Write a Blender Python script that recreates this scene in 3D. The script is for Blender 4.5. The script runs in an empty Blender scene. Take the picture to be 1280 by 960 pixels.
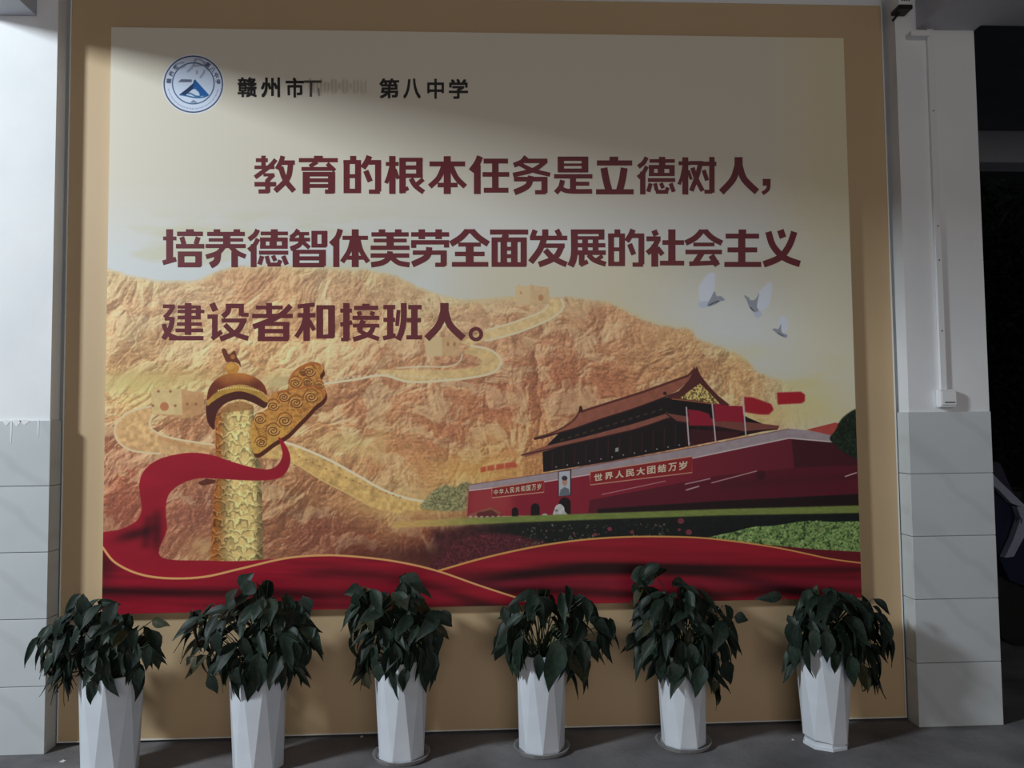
import bpy, math, random
import numpy as np
from mathutils import Vector, Matrix, Quaternion

C = bpy.context.scene.collection
SC = bpy.context.scene

# ------------------------------------------------------------------ camera, world, lights, exposure
CAM = Vector((-0.081, -3.835, 1.462)); YAW, PITCH, ROLL, FPX = 0.0510, 0.0516, -0.0103, 985.0
_f = Vector((math.sin(YAW) * math.cos(PITCH), math.cos(YAW) * math.cos(PITCH), math.sin(PITCH)))
_r = _f.cross(Vector((0, 0, 1))).normalized(); _u = _r.cross(_f)
_r2 = _r * math.cos(ROLL) + _u * math.sin(ROLL); _u2 = -_r * math.sin(ROLL) + _u * math.cos(ROLL)
cd = bpy.data.cameras.new('camera'); cam = bpy.data.objects.new('camera', cd); C.objects.link(cam)
cam.matrix_world = Matrix(((_r2.x, _u2.x, -_f.x, CAM.x), (_r2.y, _u2.y, -_f.y, CAM.y), (_r2.z, _u2.z, -_f.z, CAM.z), (0, 0, 0, 1)))
cd.sensor_width = 36; cd.lens = FPX / 1280 * 36; cd.clip_start = 0.05; cd.clip_end = 200
SC.camera = cam
SC.view_settings.view_transform = 'Standard'; SC.view_settings.look = 'None'
SC.view_settings.gamma = 1; SC.view_settings.use_curve_mapping = False
SC.view_settings.exposure = -0.7

wd = bpy.data.worlds.new('night_sky'); SC.world = wd; wd.use_nodes = True
bg = wd.node_tree.nodes['Background']; bg.inputs[0].default_value = (0.86, 0.90, 1.0, 1); bg.inputs[1].default_value = 0.06

def area(name, loc, target, sx, sy, power, col):
    l = bpy.data.lights.new(name, 'AREA'); l.shape = 'RECTANGLE'; l.size = sx; l.size_y = sy
    l.energy = power; l.color = col
    o = bpy.data.objects.new(name, l); C.objects.link(o); o.location = loc
    o.rotation_euler = (Vector(target) - Vector(loc)).to_track_quat('-Z', 'Y').to_euler()
    return o
# flood lamp of the neighbouring bay: it shines in under the left beam
area('flood_lamp', (-6.0, -3.7, 4.45), (3.0, 0.0, 1.2), 0.75, 0.7, 640, (0.86, 0.95, 1.0))
# broad soft fill added behind the camera to lift the shaded wall
area('soft_fill', (1.0, -11.0, 2.6), (0.0, 0.0, 1.8), 7.0, 3.6, 290, (1.0, 0.91, 0.84))

def at(px, py, Y):
    """the point of the plane y = Y on the sight line of a picture position"""
    d = _f + _r2 * ((px - 640) / FPX) - _u2 * ((py - 480) / FPX)
    return CAM + d * ((Y - CAM.y) / d.y)

# ------------------------------------------------------------------ helpers
def srgb(r, g, b):
    f = lambda c: (c / 255 / 12.92) if c / 255 <= 0.04045 else ((c / 255 + 0.055) / 1.055) ** 2.4
    return (f(r), f(g), f(b), 1)

def mat(name, col, rough=0.6, col2=None, scale=8, detail=4, bump=0.0, bscale=60, spec=0.5, metal=0, stretch=(1, 1, 1), lo=0.35, hi=0.65):
    m = bpy.data.materials.new(name); m.use_nodes = True; nt = m.node_tree; n = nt.nodes; b = n['Principled BSDF']
    b.inputs['Roughness'].default_value = rough; b.inputs['Metallic'].default_value = metal
    b.inputs['Specular IOR Level'].default_value = spec
    tc = n.new('ShaderNodeTexCoord'); mp = n.new('ShaderNodeMapping'); mp.inputs['Scale'].default_value = stretch
    nt.links.new(tc.outputs['Object'], mp.inputs[0])
    ns = n.new('ShaderNodeTexNoise'); ns.inputs['Scale'].default_value = scale; ns.inputs['Detail'].default_value = detail
    nt.links.new(mp.outputs[0], ns.inputs['Vector'])
    cr = n.new('ShaderNodeValToRGB'); cr.color_ramp.elements[0].position = lo; cr.color_ramp.elements[1].position = hi
    cr.color_ramp.elements[0].color = col2 or col; cr.color_ramp.elements[1].color = col
    nt.links.new(ns.outputs['Fac'], cr.inputs[0]); nt.links.new(cr.outputs[0], b.inputs['Base Color'])
    if bump:
        n2 = n.new('ShaderNodeTexNoise'); n2.inputs['Scale'].default_value = bscale; n2.inputs['Detail'].default_value = 5
        nt.links.new(mp.outputs[0], n2.inputs['Vector'])
        bp = n.new('ShaderNodeBump'); bp.inputs['Strength'].default_value = bump; bp.inputs['Distance'].default_value = 0.01
        nt.links.new(n2.outputs['Fac'], bp.inputs['Height']); nt.links.new(bp.outputs[0], b.inputs['Normal'])
    return m

M = {}
M['paint'] = mat('white_wall_paint', srgb(236, 238, 240), 0.7, srgb(228, 230, 234), 3, bump=0.06, bscale=40)
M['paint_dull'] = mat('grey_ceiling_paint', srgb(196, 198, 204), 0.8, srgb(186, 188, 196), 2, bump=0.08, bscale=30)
M['dark_paint'] = mat('dark_grey_soffit', srgb(110, 114, 122), 0.85, srgb(96, 100, 108), 2)  # mottled dark grey, darker than the beam paint
M['tan'] = mat('tan_board', srgb(197, 170, 133), 0.55, srgb(193, 166, 129), 1.5)
M['white_trim'] = mat('white_edge_trim', srgb(225, 225, 220), 0.4)
M['concrete'] = mat('grey_concrete_floor', srgb(134, 132, 135), 0.8, srgb(90, 88, 91), 2.6, 8, bump=0.25, bscale=45, lo=0.3, hi=0.7)
M['pot'] = mat('white_pot_plastic', srgb(226, 232, 240), 0.35, srgb(214, 220, 229), 5, bump=0.02)
M['soil'] = mat('dark_potting_soil', srgb(48, 38, 30), 0.95, srgb(28, 22, 18), 40, bump=0.6, bscale=90)
M['saucer'] = mat('grey_saucer_plastic', srgb(168, 168, 168), 0.6, srgb(130, 128, 130), 12)
M['leaf'] = mat('dark_green_leaf', srgb(33, 47, 39), 0.5, srgb(22, 33, 27), 9, spec=0.25)
M['leaf_b'] = mat('green_leaf', srgb(40, 57, 46), 0.5, srgb(28, 41, 34), 9, spec=0.3)
M['leaf_c'] = mat('olive_yellowing_leaf', srgb(66, 66, 42), 0.5, srgb(40, 44, 29), 14, spec=0.3)
M['stem'] = mat('green_stem', srgb(60, 74, 48), 0.5, srgb(40, 52, 36), 12)
M['plastic'] = mat('white_plastic', srgb(232, 234, 236), 0.35)
M['black'] = mat('black_plastic', srgb(14, 14, 16), 0.5)
M['maroon'] = mat('maroon_print', srgb(108, 26, 39), 0.45, srgb(103, 24, 36), 3)
M['ink'] = mat('black_print', srgb(22, 20, 20), 0.45)
M['pale_print'] = mat('pale_gold_print', srgb(232, 205, 176), 0.45)
M['blue_print'] = mat('grey_blue_print', srgb(84, 98, 126), 0.45)
M['navy'] = mat('navy_scooter_paint', srgb(16, 24, 52), 0.35)
M['fairing'] = mat('pale_fairing_paint', srgb(150, 158, 178), 0.4, srgb(140, 148, 168), 8)
M['screen'] = mat('smoky_windscreen', srgb(52, 50, 66), 0.25)
M['rubber'] = mat('black_rubber', srgb(12, 12, 13), 0.8)
M['bark'] = mat('dark_bark', srgb(30, 27, 24), 0.9, srgb(18, 16, 15), 12)
M['night_leaf'] = mat('dark_tree_leaf', srgb(13, 18, 13), 0.6, srgb(7, 10, 7), 10, spec=0.2)
M['chip'] = mat('white_paint_chip', srgb(220, 220, 218), 0.6)

def tile_mat():
    m = mat('pale_marble_tile', srgb(206, 211, 214), 0.3, srgb(196, 202, 205), 2.2, bump=0.0)
    nt = m.node_tree; n = nt.nodes; b = n['Principled BSDF']
    tc = n.new('ShaderNodeTexCoord'); oi = n.new('ShaderNodeObjectInfo')
    ad = n.new('ShaderNodeVectorMath'); ad.operation = 'ADD'
    ml = n.new('ShaderNodeMath'); ml.operation = 'MULTIPLY'; ml.inputs[1].default_value = 0.25
    nt.links.new(oi.outputs['Random'], ml.inputs[0])
    nt.links.new(tc.outputs['Object'], ad.inputs[0]); nt.links.new(ml.outputs[0], ad.inputs[1])
    mp = n.new('ShaderNodeMapping'); mp.inputs['Rotation'].default_value = (0, math.radians(-38), 0); nt.links.new(ad.outputs[0], mp.inputs[0])
    w = n.new('ShaderNodeTexWave'); w.bands_direction = 'Z'; w.inputs['Scale'].default_value = 1.3; w.inputs['Distortion'].default_value = 5
    w.inputs['Detail'].default_value = 3; w.inputs['Detail Scale'].default_value = 1.2; nt.links.new(mp.outputs[0], w.inputs['Vector'])
    cr = n.new('ShaderNodeValToRGB'); cr.color_ramp.elements[0].position = 0.0; cr.color_ramp.elements[0].color = (0.93, 0.93, 0.925, 1)
    cr.color_ramp.elements[1].position = 0.16; cr.color_ramp.elements[1].color = (1, 1, 1, 1)
    nt.links.new(w.outputs['Fac'], cr.inputs[0])
    mx = n.new('ShaderNodeMix'); mx.data_type = 'RGBA'; mx.blend_type = 'MULTIPLY'; mx.inputs[0].default_value = 1
    old = b.inputs['Base Color'].links[0].from_socket
    nt.links.new(old, mx.inputs[6]); nt.links.new(cr.outputs[0], mx.inputs[7]); nt.links.new(mx.outputs[2], b.inputs['Base Color'])
    return m
M['tile'] = tile_mat()

def link(name, me, parent=None, kind=None, label=None, cat=None, group=None, m=None, loc=None):
    if m: me.materials.append(m) if not me.materials else None
    o = bpy.data.objects.new(name, me); C.objects.link(o)
    if parent: o.parent = parent
    if loc is not None: o.location = loc
    if kind: o['kind'] = kind
    if label: o['label'] = label
    if cat: o['category'] = cat
    if group: o['group'] = group
    return o

def empty(name, loc, label, cat, group=None):
    return link(name, None, None, None, label, cat, group, None, loc)

class MB:
    def __init__(s): s.v = []; s.f = []
    def add(s, v, f):
        k = len(s.v); s.v += [tuple(p) for p in v]; s.f += [tuple(i + k for i in q) for q in f]; return s
    def box(s, x0, x1, y0, y1, z0, z1, b=0.0):
        if b <= 0:
            v = [(x, y, z) for z in (z0, z1) for y in (y0, y1) for x in (x0, x1)]
            return s.add(v, [(0, 2, 3, 1), (4, 5, 7, 6), (0, 1, 5, 4), (2, 6, 7, 3), (0, 4, 6, 2), (1, 3, 7, 5)])
        v = []
        def octv(x0, x1, y0, y1, z):
            return [(x0 + b, y0, z), (x1 - b, y0, z), (x1, y0 + b, z), (x1, y1 - b, z), (x1 - b, y1, z), (x0 + b, y1, z), (x0, y1 - b, z), (x0, y0 + b, z)]
        rings = [octv(x0 + b, x1 - b, y0 + b, y1 - b, z0), octv(x0, x1, y0, y1, z0 + b), octv(x0, x1, y0, y1, z1 - b), octv(x0 + b, x1 - b, y0 + b, y1 - b, z1)]
        return s.rings(rings)
    def rings(s, rings, cap0=True, cap1=True):
        n = len(rings[0]); v = [p for r in rings for p in r]; f = []
        for k in range(len(rings) - 1):
            for i in range(n):
                j = (i + 1) % n; f.append((k * n + i, k * n + j, (k + 1) * n + j, (k + 1) * n + i))
        if cap0: f.append(tuple(range(n - 1, -1, -1)))
        if cap1: f.append(tuple(range((len(rings) - 1) * n, len(rings) * n)))
        return s.add(v, f)
    def tube(s, pts, r, n=6, r1=None):
        rings = []; pts = [Vector(p) for p in pts]
        for k, p in enumerate(pts):
            t = (pts[min(k + 1, len(pts) - 1)] - pts[max(k - 1, 0)]).normalized()
            a = t.cross(Vector((0.3, 0.9, 0.2))).normalized(); b = t.cross(a)
            rr = r if r1 is None else r + (r1 - r) * k / (len(pts) - 1)
            rings.append([p + a * rr * math.cos(2 * math.pi * i / n) + b * rr * math.sin(2 * math.pi * i / n) for i in range(n)])
        return s.rings(rings)
    def lathe(s, prof, n=24, c=(0, 0)):
        return s.rings([[(c[0] + r * math.cos(2 * math.pi * i / n), c[1] + r * math.sin(2 * math.pi * i / n), z) for i in range(n)] for r, z in prof])
    def prism(s, pts, y0, y1):
        n = len(pts); v = [(x, y0, z) for x, z in pts] + [(x, y1, z) for x, z in pts]
        f = [tuple(range(n)), tuple(range(2 * n - 1, n - 1, -1))] + [(i, i + n, (i + 1) % n + n, (i + 1) % n) for i in range(n)]
        return s.add(v, f)
    def me(s, name, m, smooth=False):
        me = bpy.data.meshes.new(name); me.from_pydata(s.v, [], s.f); me.update()
        import bmesh
        bm = bmesh.new(); bm.from_mesh(me); bmesh.ops.recalc_face_normals(bm, faces=bm.faces); bm.to_mesh(me); bm.free()
        me.materials.append(m)
        if smooth: me.polygons.foreach_set('use_smooth', [True] * len(me.polygons))
        return me

# ------------------------------------------------------------------ setting
PY, TY = -0.085, -0.100          # fronts of column plaster and column tiles
lx_p = at(67, 300, PY).x; lx_t = at(60, 700, TY).x
rx1_p, rx1_t = at(1228, 300, PY).x, at(1247, 720, TY).x
rx0_t = max(at(1142, 850, TY).x, at(1119, 500, 0).x + 0.006); rx0_p = rx0_t + 0.0145
ZB, ZC = 3.42, 4.0               # underside of the beams, ceiling
TH = 0.301                       # one tile course
YF = -2.3                        # front edge of the ceiling

link('wall_back', MB().box(-6.5, rx1_p - 0.01, 0.035, 0.25, 0, ZC).me('wall_back', M['paint']), kind='structure', label='white painted wall behind the tan board')
fl = MB()
fl.box(-14, 14, -16, 16, -0.2, 0.0)
link('floor', fl.me('floor', M['concrete']), kind='structure', label='dark grey stained concrete floor')
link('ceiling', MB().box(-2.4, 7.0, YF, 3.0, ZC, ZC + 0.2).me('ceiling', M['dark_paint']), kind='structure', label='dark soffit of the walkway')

def col(name, x0, x1, label, tx0, tx1):
    w = link(name, MB().box(x0, x1, PY, 0.45 if 'right' in name else 0.034, 0, ZC).me(name, M['paint']), kind='structure', label=label)
    g = 0.0016
    ends = (5,) 
    for k in range(5):
        z0 = k * TH + (0.001 if k else 0.0); z1 = (k + 1) * TH - 0.002
        me = MB().box(-(tx1 - tx0) / 2, (tx1 - tx0) / 2, 0, 0.0148, 0, z1 - z0, g).me('tile', M['tile'])
        t = link('tile', me, w, loc=((tx0 + tx1) / 2, TY, z0))
        side_x = tx1 if 'left' in name else tx0
        pl_x = x1 if 'left' in name else x0
        a, b = sorted((side_x, pl_x))
        me = MB().box(0, max(b - a, 0.008), 0, -TY - 0.0152, 0, z1 - z0, 0.0012).me('tile', M['tile'])
        link('tile', me, w, loc=(a, TY + 0.0152, z0))
    return w
wl = col('wall_left', -2.9, lx_p, 'white painted left pillar with five courses of pale marble tile', lx_t - 0.62, lx_t)
wr = col('wall_right', rx0_p, rx1_p, 'white painted right pillar with five courses of pale marble tile', rx0_t, rx1_t)
# white paint that ran down over the top course of tiles on the left pillar
pd = MB(); random.seed(4)
for px, ln, wd_ in ((8, 5, 5), (14, 26, .9), (21, 6, 6), (31, 4, 7), (48, 18, .8)):
    a = at(px - wd_, 527, TY); b = at(px + wd_, 527 + ln, TY)
    pd.prism([(a.x, 1.503), ((a.x + b.x) / 2, 1.508), (b.x, 1.503), ((a.x + b.x) / 2 + 0.002, min(b.z, 1.49)), ((a.x + b.x) / 2 - 0.002, min(b.z, 1.49))], TY - 0.0012, TY + 0.0002)
link('paint_drip', pd.me('paint_drip', M['paint']), wl, kind='stuff', label='white paint runs over the top tile')

def struct(name, b, m, label): return link(name, b.me(name, m), kind='structure', label=label)
cl = at(46, 17, PY).x
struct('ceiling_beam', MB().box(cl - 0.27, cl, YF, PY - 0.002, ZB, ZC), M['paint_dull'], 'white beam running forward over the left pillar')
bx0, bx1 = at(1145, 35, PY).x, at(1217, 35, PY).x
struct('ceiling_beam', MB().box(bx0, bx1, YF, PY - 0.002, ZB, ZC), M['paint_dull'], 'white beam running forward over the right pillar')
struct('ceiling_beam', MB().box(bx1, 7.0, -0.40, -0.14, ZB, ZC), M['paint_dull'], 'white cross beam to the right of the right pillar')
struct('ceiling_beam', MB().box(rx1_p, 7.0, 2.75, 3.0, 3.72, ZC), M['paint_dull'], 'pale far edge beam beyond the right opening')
struct('backdrop_far', MB().box(2.2, 14, 12.0, 12.3, 0, 7.0), mat('night_backdrop', srgb(14, 15, 17), 0.95), 'near-black backdrop wall added to close off the sky beyond the yard')  # added backdrop: keeps the sky glow out of the right opening

# small ledge of boxed trunking where the right beam meets the pillar
a = at(1136, 40, PY - 0.03); b = at(1160, 47, PY - 0.03)
struct('trim_1', MB().box(a.x, b.x, PY - 0.05, PY - 0.0005, b.z, a.z, 0.002), M['paint'], 'plaster ledge at the top of the right pillar')

# ------------------------------------------------------------------ tan backing board and its white edging
bxl, bxr, bz0, bz1 = at(79.5, 500, 0).x, at(1119, 500, 0).x, 0.012, at(900, 3, 0).z
board = empty('backing_board', ((bxl + bxr) / 2, 0.0, bz0), 'large tan backing board edged in thin white trim behind the poster', 'board')
cx = (bxl + bxr) / 2
def part(name, mb, parent, m, label=None, kind=None, smooth=False):
    p = parent.location
    mb.v = [(x - p.x, y - p.y, z - p.z) for x, y, z in mb.v]
    return link(name, mb.me(name, m, smooth), parent, label=label, kind=kind)
part('panel', MB().box(bxl + 0.006, bxr - 0.006, 0.0, 0.033, bz0 + 0.006, bz1 - 0.006), board, M['tan'])
part('edge_trim', MB().box(bxl, bxr, -0.004, 0.034, bz0, bz0 + 0.0058), board, M['white_trim'], 'white edging strip')
part('edge_trim', MB().box(bxl, bxr, -0.004, 0.034, bz1 - 0.0058, bz1), board, M['white_trim'])
part('edge_trim', MB().box(bxl, bxl + 0.0058, -0.004, 0.034, bz0 + 0.006, bz1 - 0.006), board, M['white_trim'])
part('edge_trim', MB().box(bxr - 0.0058, bxr, -0.004, 0.034, bz0 + 0.006, bz1 - 0.006), board, M['white_trim'])

# ------------------------------------------------------------------ the poster's printed picture, painted into an array
YP = -0.040
PXL, PXR, PZ0, PZ1 = -1.8025, 1.8075, 0.6035, 3.395
RES = 530.0
W, H = int((PXR - PXL) * RES), int((PZ1 - PZ0) * RES)
def cv(px, py):
    p = at(px, py, YP); return ((p.x - PXL) * RES, (PZ1 - p.z) * RES)
gx, gy = np.meshgrid(PXL + (np.arange(W) + .5) / RES, PZ1 - (np.arange(H) + .5) / RES)
dx, dy_, dz = gx - CAM.x, YP - CAM.y, gy - CAM.z
_den = dx * _f.x + dy_ * _f.y + dz * _f.z
PX = 640 + FPX * (dx * _r2.x + dy_ * _r2.y + dz * _r2.z) / _den
PYY = 480 - FPX * (dx * _u2.x + dy_ * _u2.y + dz * _u2.z) / _den
rng = np.random.default_rng(7)

def vnoise(x, y, seed):
    r = np.random.default_rng(seed).random((256, 256)).astype(np.float32)
    xi = np.floor(x).astype(int); yi = np.floor(y).astype(int); fx = x - xi; fy = y - yi
    fx = fx * fx * (3 - 2 * fx); fy = fy * fy * (3 - 2 * fy)
    a = r[yi & 255, xi & 255]; b = r[yi & 255, (xi + 1) & 255]; c = r[(yi + 1) & 255, xi & 255]; d = r[(yi + 1) & 255, (xi + 1) & 255]
    return (a * (1 - fx) + b * fx) * (1 - fy) + (c * (1 - fx) + d * fx) * fy
def fbm(x, y, seed, o=5, ridge=False, g=0.5):
    s = 0; a = 1; t = 0
    for k in range(o):
        n = vnoise(x, y, seed + k)
        if ridge: n = 1 - np.abs(2 * n - 1)
        s = s + a * n; t += a; a *= g
        x, y = x * 1.6 * 1.25 - y * 0.9, y * 1.6 * 1.25 + x * 0.9
    return s / t

def sm(a, b, x):
    t = np.clip((x - a) / (b - a), 0, 1); return t * t * (3 - 2 * t)
def c3(*c): return np.array(c, dtype=np.float32) / 255.0
img = np.zeros((H, W, 3), dtype=np.float32)

def spline(pts, n=8, closed=False):
    P = [np.array(p, float) for p in pts]; out = []; N = len(P)
    for i in range(N if closed else N - 1):
        if closed: a, b, c, d = P[(i - 1) % N], P[i], P[(i + 1) % N], P[(i + 2) % N]
        else: a, b, c, d = P[max(i - 1, 0)], P[i], P[i + 1], P[min(i + 2, N - 1)]
        for k in range(n):
            t = k / n
            out.append(0.5 * ((2 * b) + (c - a) * t + (2 * a - 5 * b + 4 * c - d) * t * t + (3 * b - a - 3 * c + d) * t ** 3))
    if not closed: out.append(P[-1])
    return out
def mask(pts, blur=0):
    """antialiased coverage of a polygon given in picture positions; returns the window and its coverage"""
    q = np.array([cv(x, y) for x, y in pts]); pad = 2 + 3 * int(blur)
    x0 = max(int(q[:, 0].min()) - pad, 0); x1 = min(int(q[:, 0].max()) + pad + 1, W)
    y0 = max(int(q[:, 1].min()) - pad, 0); y1 = min(int(q[:, 1].max()) + pad + 1, H)
    if x1 <= x0 or y1 <= y0: return None
    w = x1 - x0; cov = np.zeros((y1 - y0, w), np.float32); ar = np.arange(x0, x1)
    A = q; B = np.roll(q, -1, 0)
    for s in range((y1 - y0) * 3):
        y = y0 + (s + .5) / 3
        hit = ((A[:, 1] <= y) & (B[:, 1] > y)) | ((B[:, 1] <= y) & (A[:, 1] > y))
        if not hit.any(): continue
        a, b = A[hit], B[hit]; xs = np.sort(a[:, 0] + (y - a[:, 1]) / (b[:, 1] - a[:, 1]) * (b[:, 0] - a[:, 0]))
        for k in range(0, len(xs) - 1, 2):
            cov[s // 3] += (np.clip(ar + 1 - xs[k], 0, 1) - np.clip(ar + 1 - xs[k + 1], 0, 1)) / 3
    if blur > 0: cov = blurred(cov, int(blur))
    return slice(y0, y1), slice(x0, x1), np.clip(cov, 0, 1)
def blurred(a, r):
    for _ in range(2):
        for ax in (0, 1):
            p = np.pad(a, [(r + 1, r) if k == ax else (0, 0) for k in range(a.ndim)], mode='edge'); c = np.cumsum(p, ax)
            n = a.shape[ax]
            a = (np.take(c, range(2 * r + 1, 2 * r + 1 + n), ax) - np.take(c, range(0, n), ax)) / (2 * r + 1)
    return a
def fill(pts, col, alpha=1.0, blur=0, tex=0.0):
    r = mask(pts, blur)
    if r is None: return
    sy, sx, m = r
    c = col(PX[sy, sx], PYY[sy, sx]) if callable(col) else c3(*col)
    if tex: c = c * (1 + tex * (TEX[sy, sx] - .5))[..., None]
    m = (m * alpha)[..., None]; img[sy, sx] = img[sy, sx] * (1 - m) + c * m
def stroke(pts, w, col, alpha=1.0, blur=0, sp=True, tex=0.0, w1=None):
    P = spline(pts, 6) if sp and len(pts) > 2 else [np.array(p, float) for p in pts]
    L, R_ = [], []; n = len(P)
    for k in range(n):
        t = P[min(k + 1, n - 1)] - P[max(k - 1, 0)]; t = t / (np.hypot(*t) + 1e-9); nn = np.array([-t[1], t[0]])
        ww = w if w1 is None else w + (w1 - w) * k / (n - 1)
        L.append(P[k] + nn * ww / 2); R_.append(P[k] - nn * ww / 2)
    fill(L + R_[::-1], col, alpha, blur, tex)
def ell(cx, cy, rx, ry, n=28, rot=0):
    return [(cx + rx * math.cos(t) * math.cos(rot) - ry * math.sin(t) * math.sin(rot), cy + rx * math.cos(t) * math.sin(rot) + ry * math.sin(t) * math.cos(rot)) for t in [2 * math.pi * i / n for i in range(n)]]
TEX = fbm(PX / 5, PYY / 5, 91, 4)

# sky of the print: warm cream at the top, cool white lower down, yellow-green haze
t = sm(215, 345, PYY)[..., None]
img[:] = c3(226, 218, 202) * (1 - t) + c3(224, 226, 225) * t
t = (sm(300, 330, PYY) * sm(700, 860, PX) * (1 - sm(330, 420, PYY)) * (1 - sm(960, 1040, PX)))[..., None] * .35; img[:] = img * (1 - t) + c3(205, 190, 150) * t
t = (sm(.42, .62, fbm(PX / 120, PYY / 26, 5, 4)) * sm(250, 290, PYY) * (1 - sm(330, 380, PYY)) * (1 - sm(420, 620, PX)))[..., None] * .5
img[:] = img * (1 - t) + c3(214, 208, 168) * t
t = (sm(.4, .65, fbm(PX / 90, PYY / 30, 15, 4)) * sm(430, 480, PYY) * sm(880, 960, PX) * (1 - sm(1040, 1075, PX)))[..., None] * .7
img[:] = img * (1 - t) + c3(226, 216, 158) * t
t = (sm(300, 340, PYY) * sm(480, 640, PX) * (1 - sm(760, 900, PX)))[..., None] * .55
img[:] = img * (1 - t) + c3(226, 208, 165) * t

# colour of the hills: smooth field through many samples
pts = [(150, 345, 196, 168, 122), (150, 385, 200, 164, 118), (230, 370, 205, 172, 128), (300, 360, 200, 152, 108), (420, 352, 208, 172, 126), (500, 370, 212, 182, 132),
       (150, 450, 206, 166, 110), (240, 430, 214, 174, 120), (170, 492, 222, 196, 122), (240, 478, 214, 178, 110), (350, 450, 224, 182, 118),
       (150, 575, 192, 118, 82), (230, 540, 196, 140, 94), (160, 630, 178, 104, 76), (240, 650, 176, 112, 84), (410, 450, 220, 176, 118), (440, 520, 206, 146, 98),
       (400, 540, 216, 166, 104), (430, 555, 226, 190, 122), (380, 610, 196, 140, 90), (400, 660, 170, 104, 76), (480, 580, 218, 158, 98), (500, 640, 232, 186, 116),
       (500, 605, 236, 190, 118), (450, 690, 158, 84, 58), (520, 665, 176, 100, 66), (540, 690, 108, 56, 44), (600, 690, 80, 40, 36), (560, 600, 238, 190, 116),
       (620, 560, 230, 172, 100), (560, 540, 208, 140, 92), (520, 480, 208, 152, 104), (600, 450, 214, 158, 112), (620, 500, 206, 132, 90), (700, 480, 204, 132, 90),
       (700, 420, 208, 144, 100), (760, 400, 214, 154, 108), (650, 390, 214, 164, 118), (800, 450, 220, 168, 112), (860, 440, 222, 176, 118), (920, 470, 226, 188, 124), (980, 500, 232, 206, 142),
       (660, 560, 222, 160, 96), (760, 470, 208, 140, 94), (590, 400, 216, 178, 132), (560, 385, 220, 190, 140), (470, 440, 212, 160, 112), (460, 480, 208, 152, 104), (700, 380, 214, 160, 112)]
ds = 8
qx, qy = PX[::ds, ::ds], PYY[::ds, ::ds]; num = np.zeros(qx.shape + (3,)); den = np.zeros(qx.shape)
for x, y, r_, g_, b_ in pts:
    w_ = 1 / (((qx - x) ** 2 + (qy - y) ** 2) ** 1.5 + 4000); num += w_[..., None] * np.array([r_, g_, b_]) / 255; den += w_
fld = (num / den[..., None])
fld = np.repeat(np.repeat(fld, ds, 0), ds, 1)[:H, :W]
if fld.shape[0] < H or fld.shape[1] < W: fld = np.pad(fld, ((0, H - fld.shape[0]), (0, W - fld.shape[1]), (0, 0)), mode='edge')
fld = blurred(fld.astype(np.float32), 9)
# relief of the rock: a height field lit from the upper left, with gullies that run downhill
wx = fbm(PX / 70, PYY / 70, 31, 3) * 60; wy = fbm(PX / 70, PYY / 70, 47, 3) * 60
def hgt(d, sd): return fbm((PX + wx + d * PYY) / 58, (PYY + wy * 1.3) / 62, sd, 7, True, 0.54)
tl = sm(400, 560, PX); h = hgt(.5, 61) * (1 - tl) + hgt(-.45, 62) * tl
h2 = fbm((PX + wy) / 17, (PYY + wx) / 22, 71, 4, True, 0.6)
hh = h * 1.0 + h2 * 0.16
sh = -np.gradient(hh, axis=1) * 1.0 - np.gradient(hh, axis=0) * 0.8
sh = blurred(sh.astype(np.float32), 1); sh = np.clip(sh / (sh.std() * 2.4), -1.4, 1.4)
big = fbm((PX + wx) / 120, (PYY + wy) / 90, 81, 3) - .5
veg = sm(.40, .60, fbm((PX + 1.2 * wx) / 34, (PYY + 1.2 * wy) / 19, 151, 6) + .12 * sm(-.5, .8, -sh) * 1.0)
low = sm(560, 640, PYY) * (1 - sm(480, 640, PX)); veg = np.clip(veg * (.72 + .28 * sm(420, 480, PYY)) + .35 * low, 0, 1)[..., None]
pale_ = fld * .68 + c3(244, 214, 160) * .33; red_ = fld * np.array([.95, .86, .84], np.float32)
rock = pale_ * (1 - veg) + red_ * veg
rock = rock * (1 + .13 * sh + .20 * big)[..., None]
hi = np.clip(sh, 0, 1)[..., None] * 0.24; rock = rock * (1 - hi) + c3(252, 218, 158) * hi
lo = np.clip(-sh, 0, 1)[..., None] * 0.24; rock = rock * (1 - lo) + c3(150, 88, 66) * lo
gr = fbm(PX / 2.0, PYY / 1.7, 131, 3) - .5; gr2 = fbm(PX / 6 + PYY / 9, PYY / 4, 135, 3, True) - .5
rock = rock * (1 + (gr * .30 + gr2 * .30)[..., None] * (.35 + .65 * veg))
rock = rock * (1.08 - .06 * low[..., None]); _g = rock.mean(-1, keepdims=True); rock = rock * .84 + (_g * np.array([1.06, .98, .93], np.float32)) * .16
def rockf(x, y):
    return rock[_win[0], _win[1]]
def fill_rock(pts, blur, alpha=1.0):
    r = mask(pts, blur); sy, sx, m = r; m = (m * alpha)[..., None]
    img[sy, sx] = img[sy, sx] * (1 - m) + np.clip(rock[sy, sx], 0, 1) * m
far = [(100, 336), (140, 339), (165, 346), (200, 352), (245, 352), (262, 344), (285, 336), (330, 333), (400, 335), (450, 337), (490, 344), (520, 358), (545, 368), (580, 376), (640, 372), (680, 374), (704, 371), (730, 374), (760, 378), (776, 386), (800, 398), (830, 408), (862, 412), (872, 424), (900, 434), (930, 448), (948, 466), (975, 476), (1000, 490), (1020, 505), (1036, 522), (1040, 560)]
j = random.Random(3)
edge = [(p[0], p[1] + j.uniform(-1.5, 1.5)) for p in spline(far, 6)]
_sk = img.copy(); fill_rock(edge + [(1040, 700), (100, 740)], 3)
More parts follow.
